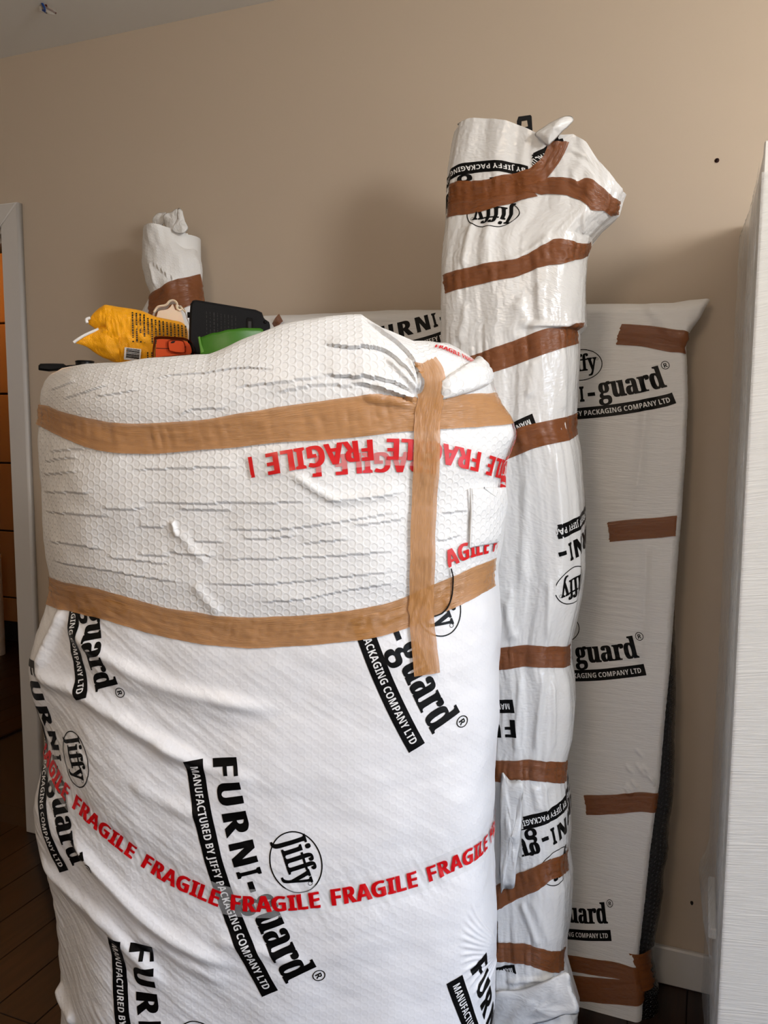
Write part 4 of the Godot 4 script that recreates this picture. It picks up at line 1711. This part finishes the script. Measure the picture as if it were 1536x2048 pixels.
func slant_ripples(s: Wrap, _lower: PackedVector2Array, upper: PackedVector2Array) -> void:
	# fine slack ripples that run down towards the right on the smooth film, stronger on the left
	var n := FastNoiseLite.new()
	n.seed = 77
	n.frequency = 1.0
	n.fractal_octaves = 2
	for i in s.ns:
		var x := i * s.ds
		var top := height_on(upper, x)
		var k := lerpf(1.0, 0.35, smoothstep(0.25, 0.7, x))
		for j in mini(s.nh, int(top / s.dh)):
			var y := j * s.dh
			var u := x * 0.8 - y * 0.6
			var v := x * 0.6 + y * 0.8
			s.d[j * s.ns + i] += k * 0.0008 * n.get_noise_2d(u * 9.0, v * 60.0)

# a loose piece of film lying on a Wrap: its outline on the surface, lifted and puffed
func patch(s: Wrap, px: Array, lift: float, puff: float, wave: float) -> ArrayMesh:
	var poly := PackedVector2Array()
	for k in px.size():
		var a := s.find(px[k].x, px[k].y)
		var b := s.find(px[(k + 1) % px.size()].x, px[(k + 1) % px.size()].y)
		for e in 5:
			poly.append(a.lerp(b, e / 5.0))
	var c := Vector2.ZERO
	for p in poly:
		c += p
	c /= poly.size()
	var n := FastNoiseLite.new()
	n.frequency = 1.0
	var rings := 16
	var w := poly.size() + 1
	var v := PackedVector3Array()
	var uv := PackedVector2Array()
	var idx := PackedInt32Array()
	for r in rings + 1:
		var f := minf(1.0, float(r) / (rings - 1))
		for k in w:
			var q := c.lerp(poly[k % poly.size()], f)
			var off := lift + puff * pow(1.0 - pow(f, 3.0), 0.6) + wave * n.get_noise_2d(q.x * 60.0, q.y * 60.0)
			if r == rings:
				off = 0.0005
			v.append(s.at(q, off))
			uv.append(q)
	for r in rings:
		for k in w - 1:
			var a := r * w + k
			idx.append_array([a, a + w, a + 1, a + 1, a + w, a + w + 1])
	return smooth_grid_closed(v, uv, idx, w, s.normal(c))

func smooth_grid_closed(v: PackedVector3Array, uv: PackedVector2Array, idx: PackedInt32Array, _w: int, out: Vector3) -> ArrayMesh:
	var st := SurfaceTool.new()
	st.begin(Mesh.PRIMITIVE_TRIANGLES)
	st.set_smooth_group(0)
	for k in v.size():
		st.set_uv(uv[k])
		st.add_vertex(v[k])
	var vote := 0.0
	for i in range(0, idx.size(), 3):
		vote += (v[idx[i + 2]] - v[idx[i]]).cross(v[idx[i + 1]] - v[idx[i]]).dot(out)
	for i in range(0, idx.size(), 3):
		st.add_index(idx[i])
		st.add_index(idx[i + 1] if vote > 0.0 else idx[i + 2])
		st.add_index(idx[i + 2] if vote > 0.0 else idx[i + 1])
	st.generate_normals()
	return st.commit()


# ---------------------------------------------------------------- slim tube standing in the corner behind
func make_slim_tube() -> void:
	var zc := 0.10
	var L := profile_at([309, 428, 300, 452, 297, 500, 295, 545, 301, 572, 311, 592, 300, 612, 285, 640, 275, 700], zc)
	var R := profile_at([366, 428, 375, 455, 380, 472, 392, 495, 399, 520, 401, 545, 401, 560, 404, 600, 410, 630, 418, 700], zc)
	var s := Wrap.new()
	s.host = self
	s.setup(120, 210, 0.0024, 0.010)
	var tops := [306, 448, 318, 449, 335, 453, 347, 457, 352, 454, 362, 432, 370, 430]
	var txs := PackedFloat32Array()
	var tys := PackedFloat32Array()
	for k in range(0, tops.size(), 2):
		var q := on_plane(tops[k], tops[k + 1], Vector3(0, 0, zc + 0.07), Vector3.BACK)
		txs.append(q.x)
		tys.append(q.y)
	for j in s.nh:
		var v := j * 0.0095
		var vy := v if v < 1.85 else 1.85 + (v - 1.85) * 0.96
		var xl := linear(vy, L[0], L[1])
		var xr := linear(vy, R[0], R[1])
		for i in s.ns:
			var a := lerpf(deg_to_rad(190.0), deg_to_rad(-10.0), float(i) / (s.ns - 1))
			var x := (xl + xr) * 0.5 + (xr - xl) * 0.5 * cos(a)
			var y := v
			if v > 1.85:
				y = 1.85 + (v - 1.85) * (interp(x, txs, tys) - 1.85) / (0.0095 * (s.nh - 1) - 1.85)
			s.base[j * s.ns + i] = Vector3(x, y, zc + 0.078 * sin(a))
	s.base_normals()
	s.noise(Vector2(14.0, 6.0), 0.006, 81)
	s.fold(s.line([305, 525, 330, 548, 362, 568]), 0.005, 0.006, 1, 0.015)
	s.fold(s.line([300, 525, 306, 545, 312, 575]), 0.005, 0.005)
	s.settle()
	var t := thing("wrapped_tube", "slim white film tube with folded open top standing at the wall behind the yellow pouch", "wrapped tube")
	part("film_wrap", s.mesh(), M.film_matte, t)
	tape(s, t, [296, 614, 312, 606, 335, 598, 365, 586, 404, 576], M.tape_brown, 0.003, 0.078, 0.002)
	part("film_back", tube(PackedVector3Array([Vector3(-1.41, 0, zc - 0.01), Vector3(-1.41, 1.0, zc - 0.01), Vector3(-1.41, 1.93, zc - 0.01)]), 0.066, 20), M.film_matte, t)
	part("folded_top", leaf([Vector2(308, 455), Vector2(307, 438), Vector2(314, 427), Vector2(322, 425), Vector2(334, 427), Vector2(328, 450)], zc - 0.02, 0.004, 0.01), M.film_matte, t)
	part("folded_top", leaf([Vector2(328, 452), Vector2(329, 430), Vector2(342, 424), Vector2(354, 418), Vector2(353, 440), Vector2(347, 460)], zc + 0.0, 0.004, 0.01), M.film_matte, t)
	part("folded_top", leaf([Vector2(346, 462), Vector2(353, 440), Vector2(355, 417), Vector2(364, 421), Vector2(368, 436), Vector2(374, 455), Vector2(366, 468)], zc + 0.05, 0.008, 0.01), M.film_matte, t)


# ---------------------------------------------------------------- tall white cabinet in stretch film at the right
func make_cabinet() -> void:
	var t := thing("wrapped_cabinet", "tall white cabinet tightly wound in clear stretch film at the right edge", "cabinet", Vector3(0.068, 0, 0.03))
	var w := 0.62
	var d := 0.535
	part("carcass", slabs([[Vector3(0.004, 0.0, 0.0), Vector3(w, 1.868, d - 0.02), 0.002]]), M.carcass, t)
	part("door", slabs([[Vector3(0.002, 0.03, d - 0.019), Vector3(w * 0.5 - 0.0015, 1.87, d), 0.002]]), M.carcass, t)
	part("door", slabs([[Vector3(w * 0.5 + 0.0015, 0.03, d - 0.019), Vector3(w, 1.87, d), 0.002]]), M.carcass, t)
	part("corner_block", box_mesh(Vector3(0.016, 0.024, 0.22), 0.003), M.carcass, t, Vector3(-0.006, 0.335, 0.16))
	var film := mat(Color(0.93, 0.93, 0.92, 0.34), 0.27, 0.0, 0.7)
	film.transparency = BaseMaterial3D.TRANSPARENCY_ALPHA
	bump(film, M.crum_long, 0.14, Vector3(0.8, 3.2, 1))
	# the winding: one sheet over the front, one bridging the side with its pull lines
	var n := FastNoiseLite.new()
	n.frequency = 1.0
	n.seed = 15
	var v := PackedVector3Array()
	var uv := PackedVector2Array()
	var idx := PackedInt32Array()
	var cols := 40
	var rows := 220
	for r in rows + 1:
		var y := 0.06 + 1.76 * r / rows
		for c in cols + 1:
			var x := w * c / cols
			var zz := d + 0.0025 + 0.0016 * maxf(0.0, n.get_noise_2d(x * 3.0 + y * 2.0, y * 55.0))
			v.append(Vector3(x, y + 0.02 * (x / w), zz))
			uv.append(Vector2(x, y - x * 0.12))
	for r in rows:
		for c in cols:
			var k := r * (cols + 1) + c
			idx.append_array([k, k + cols + 1, k + 1, k + 1, k + cols + 1, k + cols + 2])
	part("stretch_film", smooth_grid(v, uv, idx, cols + 1, rows + 1), film, t)
	v = PackedVector3Array()
	uv = PackedVector2Array()
	idx = PackedInt32Array()
	for r in rows + 1:
		var y := 0.02 + 1.82 * r / rows
		for c in cols + 1:
			var f := float(c) / cols
			var z := lerpf(0.004, d + 0.001, f)
			var pull := 0.010 * sin(f * PI) * (0.3 + 0.7 * absf(n.get_noise_1d(y * 2.3)))
			var over := exp(-pow((y - 0.335) / 0.05, 2.0)) * 0.020 * smoothstep(0.75, 0.35, f)
			var x := -0.004 - 0.011 * (1.0 - f) + pull - over + 0.002 * n.get_noise_2d(f * 30.0 + y * 9.0, y * 4.0)
			var ragged := 0.10 * (1.0 - f) * (1.0 + 0.6 * n.get_noise_1d(f * 23.0)) if r == rows else 0.0
			v.append(Vector3(minf(x, 0.001), y - ragged, z))
			uv.append(Vector2(y * 0.6 + f * 0.2, f * 0.4))
	for r in rows:
		for c in cols:
			var k := r * (cols + 1) + c
			idx.append_array([k, k + cols + 1, k + 1, k + 1, k + cols + 1, k + cols + 2])
	part("stretch_film", smooth_grid(v, uv, idx, cols + 1, rows + 1), film, t)


# ---------------------------------------------------------------- small things lying on the bundle, and on the walls
func px_poly(list: Array, cx: float, cy: float, k: float) -> PackedVector2Array:
	var out := PackedVector2Array()
	for i in range(0, list.size(), 2):
		out.append(Vector2((list[i] - cx) * k, -(list[i + 1] - cy) * k))
	return out

func make_small_things() -> void:
	# black plastic clip with two rounded ends
	var t := thing("black_clip", "small black plastic clip with two rounded ends at the left end of the bundle top", "clip", Vector3(-1.062, 1.506, 0.912), 0.70)
	var k := 0.000895
	part("flat_end", extrude(px_poly([82, 744, 82, 736, 86, 732, 108, 731, 128, 731, 134, 735, 134, 740, 126, 743, 100, 746], 134, 738, k), 0.026, 0.003), M.black_gloss, t)
	part("link", extrude(px_poly([130, 734, 150, 732, 150, 739, 130, 741], 134, 738, k), 0.014, 0.002), M.black_gloss, t)
	var puck := CylinderMesh.new()
	puck.top_radius = 0.0155
	puck.bottom_radius = 0.0165
	puck.height = 0.0135
	part("round_end", puck, M.black_gloss, t, Vector3(0.030, 0.0045, 0))
	part("round_rim", tube(ring_points(0.0150, 0.0115, 28), 0.0018, 6), M.black_gloss, t, Vector3(0.030, 0, 0))

	make_pouch()

	# orange power tool end
	k = 0.000870
	var o := thing("orange_tool", "orange plastic tool casing between the yellow pouch and the black charger", "tool", Vector3(-0.8722, 1.5354, 0.862), 0.60)
	var body := catmull(px_poly([305, 684, 306, 678, 318, 675.5, 340, 676, 366, 678, 380, 690, 380, 712, 350, 717, 318, 721, 304, 722, 302, 705], 340, 700, k), 4, true)
	part("casing", extrude(body, 0.05, 0.005), M.orange, o)
	for seam: Array in [[309, 682, 307, 700, 307, 719], [309, 699, 330, 699, 366, 695]]:
		var sp := PackedVector3Array()
		for p in catmull(px_poly(seam, 340, 700, k), 5):
			sp.append(Vector3(p.x, p.y, 0.0250))
		part("seam", tube(sp, 0.0006, 5), M.black, o)
	part("grip_ridge", extrude(catmull(px_poly([333, 684, 345, 682, 362, 684, 366, 700, 362, 708, 336, 706, 331, 695], 340, 700, k), 3, true), 0.006, 0.002), M.orange, o, Vector3(0, 0, 0.0265))
	part("screw_hole", extrude(catmull(px_poly([337, 688, 341, 685, 346, 685, 344, 688, 340, 689], 340, 700, k), 3, true), 0.001, 0.0003), M.black, o, Vector3(0, 0, 0.0298))

	# black charger standing on its edge
	k = 0.000885
	var c := thing("black_charger", "black rectangular battery charger standing on edge on top of the bundle", "charger", Vector3(-0.7955, 1.5741, 0.800), 0.52)
	var out := px_poly([371, 638, 373.5, 612, 378, 605.5, 384.5, 604, 500, 620, 512, 625, 515.5, 635, 518, 638, 526, 643, 528, 650, 528, 690, 470, 706, 388, 711, 372, 709, 369, 680], 447, 658, k)
	part("casing", extrude(out, 0.055, 0.004), M.black, c)
	part("slot", extrude(px_poly([481, 640, 483, 636, 493, 637, 494.5, 642, 494.5, 668, 481, 666], 447, 658, k), 0.002, 0.0006), M.black_gloss, c, Vector3(0, 0, 0.0275))
	part("contact", extrude(px_poly([484.5, 643, 491, 643.5, 491, 667, 484.5, 666], 447, 658, k), 0.002, 0.0004), M.grey_dark, c, Vector3(0, 0, 0.0284))
	for y in [632, 686]:
		part("foot", tube(PackedVector3Array([Vector3((371 - 447) * k, -(y - 658.0) * k, 0.014), Vector3((371 - 447) * k - 0.004, -(y - 658.0) * k, 0.014)]), 0.005, 12), M.black_gloss, c)
	part("screw_hole", tube(PackedVector3Array([Vector3((518 - 447) * k, -(644 - 658.0) * k, 0.0268), Vector3((518 - 447) * k, -(644 - 658.0) * k, 0.0282)]), 0.0028, 14), M.black_gloss, c)
	var st := SurfaceTool.new()
	st.begin(Mesh.PRIMITIVE_TRIANGLES)
	for col in 9:
		var x := (404 + col * 7.0 - 447) * k
		var y := 626.0 + col * 1.0
		while y < 684.0:
			var l := rng.randf_range(1.5, 7.0)
			var ww := 0.0009 if col != 2 else 0.0016
			for q in [[0, 0], [1, 0], [1, 1], [0, 0], [1, 1], [0, 1]]:
				st.add_vertex(Vector3(x + ww * q[0], -(y + l * q[1] - 658.0) * k, 0.0284))
			y += l + rng.randf_range(1.0, 3.5)
	st.generate_normals()
	part("lettering", st.commit(), M.grey_print, c)

	# green curved plate
	k = 0.000849
	var g := thing("green_plate", "curved green plastic plate lying against the black charger", "plate", Vector3(-0.7565, 1.5479, 0.858), 0.52)
	var gp := PackedVector3Array()
	var guv := PackedVector2Array()
	var gi := PackedInt32Array()
	var topx := PackedFloat32Array([397, 430, 460, 490, 520, 524])
	var topy := PackedFloat32Array([676, 667, 660.5, 656.5, 655.5, 658])
	for side in 2:
		for i in 25:
			var x := lerpf(397.0, 524.0, i / 24.0)
			for j in 9:
				var yt := interp(x, topx, topy)
				var y := lerpf(yt, 716.0, j / 8.0)
				var bend := 0.012 * sin(float(i) / 24.0 * PI) + 0.010 * pow(j / 8.0, 2.0)
				gp.append(Vector3((x - 460) * k + 0.0004 * j, -(y - 682) * k, bend - (0.0045 if side == 1 else 0.0)))
				guv.append(Vector2(i, j) * 0.01)
	for side in 2:
		for i in 24:
			for j in 8:
				var q := side * 225 + i * 9 + j
				if side == 0:
					gi.append_array([q, q + 9, q + 1, q + 1, q + 9, q + 10])
				else:
					gi.append_array([q, q + 1, q + 9, q + 1, q + 10, q + 9])
	for i in 24:
		var q := i * 9
		gi.append_array([q, q + 225, q + 9, q + 9, q + 225, q + 234])
	for j in 8:
		gi.append_array([j, j + 1, j + 225, j + 1, j + 226, j + 225])
		gi.append_array([216 + j, 216 + j + 225, 217 + j, 217 + j, 216 + j + 225, 217 + j + 225])
	part("plate", smooth_grid_closed(gp, guv, gi, 9, Vector3.BACK), M.green, g)
	part("turned_edge", extrude(px_poly([396, 676, 400, 674.5, 403, 690, 409, 706, 401, 708], 460, 682, k), 0.007, 0.001), mat(Color(0.32, 0.52, 0.16), 0.45), g, Vector3(0, 0, 0.004))

	# milky plastic cap
	var cap := thing("milky_cover", "milky translucent plastic cover with a wavy rim behind the yellow pouch", "cover", Vector3(-1.004, 1.600, 0.685), 0.60)
	var soft := mat(Color(0.90, 0.80, 0.70), 0.35)
	soft.subsurf_scatter_enabled = true
	soft.subsurf_scatter_strength = 0.3
	k = 0.00100
	part("shell", extrude(catmull(px_poly([309, 660, 310, 625, 318, 614, 334, 610, 341, 602, 349, 600, 355, 604, 357, 611, 364, 611, 371, 621, 374, 660], 342, 650, k), 4, true), 0.05, 0.008), soft, cap)
	var rimp := PackedVector3Array()
	for p in catmull(px_poly([311, 624, 319, 613.5, 334, 609.5, 341, 602, 349, 600, 355, 605, 355, 612, 361, 610.5, 371, 621], 342, 650, k), 4):
		rimp.append(Vector3(p.x, p.y, 0.021))
	part("rim", tube(rimp, 0.0025, 6), soft, cap)
	part("lip_fold", tube(PackedVector3Array([Vector3(0.013, 0.040, 0.024), Vector3(0.0135, 0.034, 0.0275), Vector3(0.018, 0.031, 0.0265), Vector3(0.022, 0.033, 0.024)]), 0.003, 8, 0.6), soft, cap)

	# holes and plugs in the wall
	var plug := thing("wall_plug", "small red brown plug in the wall near the top of the wrapped cabinet", "plug", Vector3(-0.001, 2.013, 0))
	var red := mat(Color(0.22, 0.07, 0.05), 0.6)
	part("plug", tube(PackedVector3Array([Vector3(0, 0, -0.01), Vector3(0, 0, 0.002)]), 0.005, 14), red, plug)
	part("plug_hole", tube(PackedVector3Array([Vector3(0, 0.001, 0.0), Vector3(0, 0.001, 0.0026)]), 0.0022, 10), M.ink, plug)
	var chip := thing("wall_chip", "dark chip in the wall paint low between panel and cabinet", "chip", Vector3(0.021, 0.224, 0.0))
	part("chip", extrude(catmull(PackedVector2Array([Vector2(-0.003, 0.004), Vector2(0.002, 0.005), Vector2(0.004, 0), Vector2(0.001, -0.006), Vector2(-0.003, -0.002)]), 3, true), 0.002, 0.0005), M.grey_dark, chip)

	# loose wires where a ceiling lamp was
	var wires := thing("ceiling_wires", "short red and blue wires in a clear sleeve hanging from the ceiling", "wires", Vector3(-1.745, CEIL, 0.205))
	var blue := mat(Color(0.06, 0.22, 0.50), 0.4)
	var dred := mat(Color(0.30, 0.02, 0.02), 0.4)
	part("red_wire", tube(PackedVector3Array([Vector3(0.0, 0.004, 0), Vector3(0.006, -0.010, 0.0), Vector3(0.018, -0.016, -0.004), Vector3(0.030, -0.024, -0.006)]), 0.0028, 8), dred, wires)
	part("blue_wire", tube(PackedVector3Array([Vector3(-0.004, 0.004, 0.01), Vector3(0.004, -0.012, 0.008), Vector3(0.003, -0.020, 0.004), Vector3(-0.006, -0.014, 0.004)]), 0.003, 8), blue, wires)
	part("grey_wire", tube(PackedVector3Array([Vector3(-0.012, 0.004, 0.0), Vector3(-0.010, -0.012, 0.0), Vector3(0.004, -0.022, 0.0)]), 0.0022, 8), M.grey_dark, wires)
	var sleeve := mat(Color(0.9, 0.88, 0.85, 0.25), 0.1)
	sleeve.transparency = BaseMaterial3D.TRANSPARENCY_ALPHA
	part("clear_sleeve", extrude(PackedVector2Array([Vector2(-0.020, 0.002), Vector2(0.034, -0.016), Vector2(0.030, -0.031), Vector2(-0.018, -0.016)]), 0.010, 0.002), sleeve, wires)

func ring_points(r: float, y: float, n: int) -> PackedVector3Array:
	var out := PackedVector3Array()
	for k in n + 1:
		out.append(Vector3(cos(TAU * k / n) * r, y, sin(TAU * k / n) * r))
	return out

# yellow pouch lying on its side, its zip mouth gaping to the left
func make_pouch() -> void:
	var k := 0.000938
	var t := thing("yellow_pouch", "crumpled yellow plastic pouch with open white zip mouth lying on top of the bundle", "pouch", Vector3(-1.0069, 1.5713, 0.800), 0.66)
	var cx := 265.0
	var cy := 672.0
	var n := FastNoiseLite.new()
	n.seed = 4
	n.frequency = 1.0
	n.fractal_octaves = 3
	var lofts := [
		# stations: x, top, bottom, half thickness
		[[216, 613, 719, 26], [226, 614, 724, 31], [240, 616, 726, 36], [260, 618, 727.5, 40], [285, 622, 727, 42], [311, 632, 724, 43], [340, 637, 720, 38], [360, 641, 716, 30], [370, 650, 706, 20], [374, 665, 690, 4]],
		[[183, 646, 652, 1.5], [190, 634, 657, 5], [198, 625, 664, 10], [207, 617.5, 668, 17], [218, 613, 674, 23], [240, 620, 680, 26]],
		[[156, 685, 690, 1.5], [168, 678, 693, 3], [180, 671.5, 698, 6], [192, 666.5, 707, 11], [203, 660, 714, 17], [216, 652, 719.5, 24], [240, 650, 722, 28]],
	]
	var st := SurfaceTool.new()
	st.begin(Mesh.PRIMITIVE_TRIANGLES)
	st.set_smooth_group(0)
	var m := 40
	var start := 0
	for loft: Array in lofts:
		var sub := 8
		var rows := (loft.size() - 1) * sub + 1
		for r in rows:
			var i := mini(r / sub, loft.size() - 2)
			var f := float(r - i * sub) / sub
			var a := [0.0, 0.0, 0.0, 0.0]
			for q in 4:
				var p0: float = loft[maxi(i - 1, 0)][q]
				var p3: float = loft[mini(i + 2, loft.size() - 1)][q]
				a[q] = cubic_interpolate(loft[i][q], loft[i + 1][q], p0, p3, f)
			for c in m:
				var th := TAU * c / m
				var y: float = lerpf(a[2], a[1], 0.5 + 0.5 * sin(th))
				var z: float = a[3] * cos(th) * (0.75 + 0.25 * absf(cos(th)))
				z *= 1.0 + 0.28 * n.get_noise_2d(a[0] * 0.03, y * 0.05 + start) + 0.12 * n.get_noise_2d(a[0] * 0.12, y * 0.10)
				st.set_uv(Vector2(a[0], y) * 0.006)
				st.add_vertex(Vector3((a[0] - cx) * k, -(y - cy) * k, z * k + (0.006 if loft == lofts[2] else 0.0)))
		for r in rows - 1:
			for c in m:
				var p := start + r * m + c
				var q := start + r * m + (c + 1) % m
				for e in [p, q, p + m, q, q + m, p + m]:
					st.add_index(e)
		start += rows * m
	st.generate_normals()
	part("pouch_body", st.commit(), M.yellow, t)
	# white zip edges of both lips
	for lip: Array in [[155, 689.5, 166, 681, 180, 672.5, 202, 662], [181, 651, 180, 644, 187, 641]]:
		var pts := PackedVector3Array()
		for p in catmull(px_poly(lip, cx, cy, k), 6):
			pts.append(Vector3(p.x, p.y, 0.010))
		part("zip_edge", tube(pts, 0.0028, 8), M.paper_white, t)
	# printed text in narrow columns, turned on its side, following the bulge
	var tv := SurfaceTool.new()
	tv.begin(Mesh.PRIMITIVE_TRIANGLES)
	var dash := func(x0: float, y0: float, x1: float, y1: float, lift: float, s: SurfaceTool) -> void:
		for q in [[0, 0], [1, 0], [1, 1], [0, 0], [1, 1], [0, 1]]:
			var x := lerpf(x0, x1, q[0])
			var y := lerpf(y0, y1, q[1])
			s.add_vertex(Vector3((x - cx) * k, -(y - cy) * k, pouch_z(x, y) * k * 1.0 + lift))
	for col in 15:
		var x := 265.0 + col * 7.2
		var y0 := 628.0 + col * 1.2 + (6.0 if col > 3 else 0.0)
		var y1 := 688.0 + col * 0.3 - (16.0 if col % 5 == 4 else 0.0)
		var y := y0
		while y < y1:
			var l := rng.randf_range(1.5, 5.0)
			dash.call(x, y, x + 3.0, minf(y + l, y1), 0.0030, tv)
			y += l + rng.randf_range(0.8, 1.6)
	for col in 2:
		var y := 706.0
		while y < 722.0:
			dash.call(292.0 + col * 8.0, y, 294.5 + col * 8.0, y + 3.0, 0.0030, tv)
			y += 4.2
	tv.generate_normals()
	part("small_print", tv.commit(), mat(Color(0.10, 0.07, 0.03), 0.5), t)
	var lab := SurfaceTool.new()
	lab.begin(Mesh.PRIMITIVE_TRIANGLES)
	for gx in 6:
		for gy in 4:
			dash.call(250.0 + gx * 5.2 + gy * -0.7, 698.0 + gy * 5.6 + gx * 0.5, 255.2 + gx * 5.2 - gy * 0.7, 703.6 + gy * 5.6 + gx * 0.5, 0.0030, lab)
	lab.generate_normals()
	var lm := part("barcode_label", lab.commit(), M.paper_white, t)
	var bars := SurfaceTool.new()
	bars.begin(Mesh.PRIMITIVE_TRIANGLES)
	var yy := 700.0
	while yy < 718.0:
		var th := rng.randf_range(0.7, 2.2)
		for gx in 5:
			dash.call(253.5 + gx * 5.0 - (yy - 700.0) * 0.12, yy + gx * 0.5, 258.5 + gx * 5.0 - (yy - 700.0) * 0.12, yy + th + gx * 0.5, 0.0036, bars)
		yy += th + rng.randf_range(0.7, 1.6)
	bars.generate_normals()
	part("bars", bars.commit(), M.ink, lm)

func pouch_z(x: float, y: float) -> float:
	# front of the pouch's main body at that place
	var xs := PackedFloat32Array([216, 226, 240, 260, 285, 311, 340, 372, 380])
	var tp := interp(x, xs, PackedFloat32Array([613, 614, 616, 618, 622, 632, 637, 643, 650]))
	var bt := interp(x, xs, PackedFloat32Array([719, 724, 726, 727.5, 727, 724, 720, 714, 706]))
	var th := interp(x, xs, PackedFloat32Array([26, 31, 36, 40, 42, 43, 42, 38, 26]))
	var f := clampf((y - tp) / (bt - tp) * 2.0 - 1.0, -0.999, 0.999)
	var c := sqrt(1.0 - f * f)
	return th * c * (0.75 + 0.25 * c)
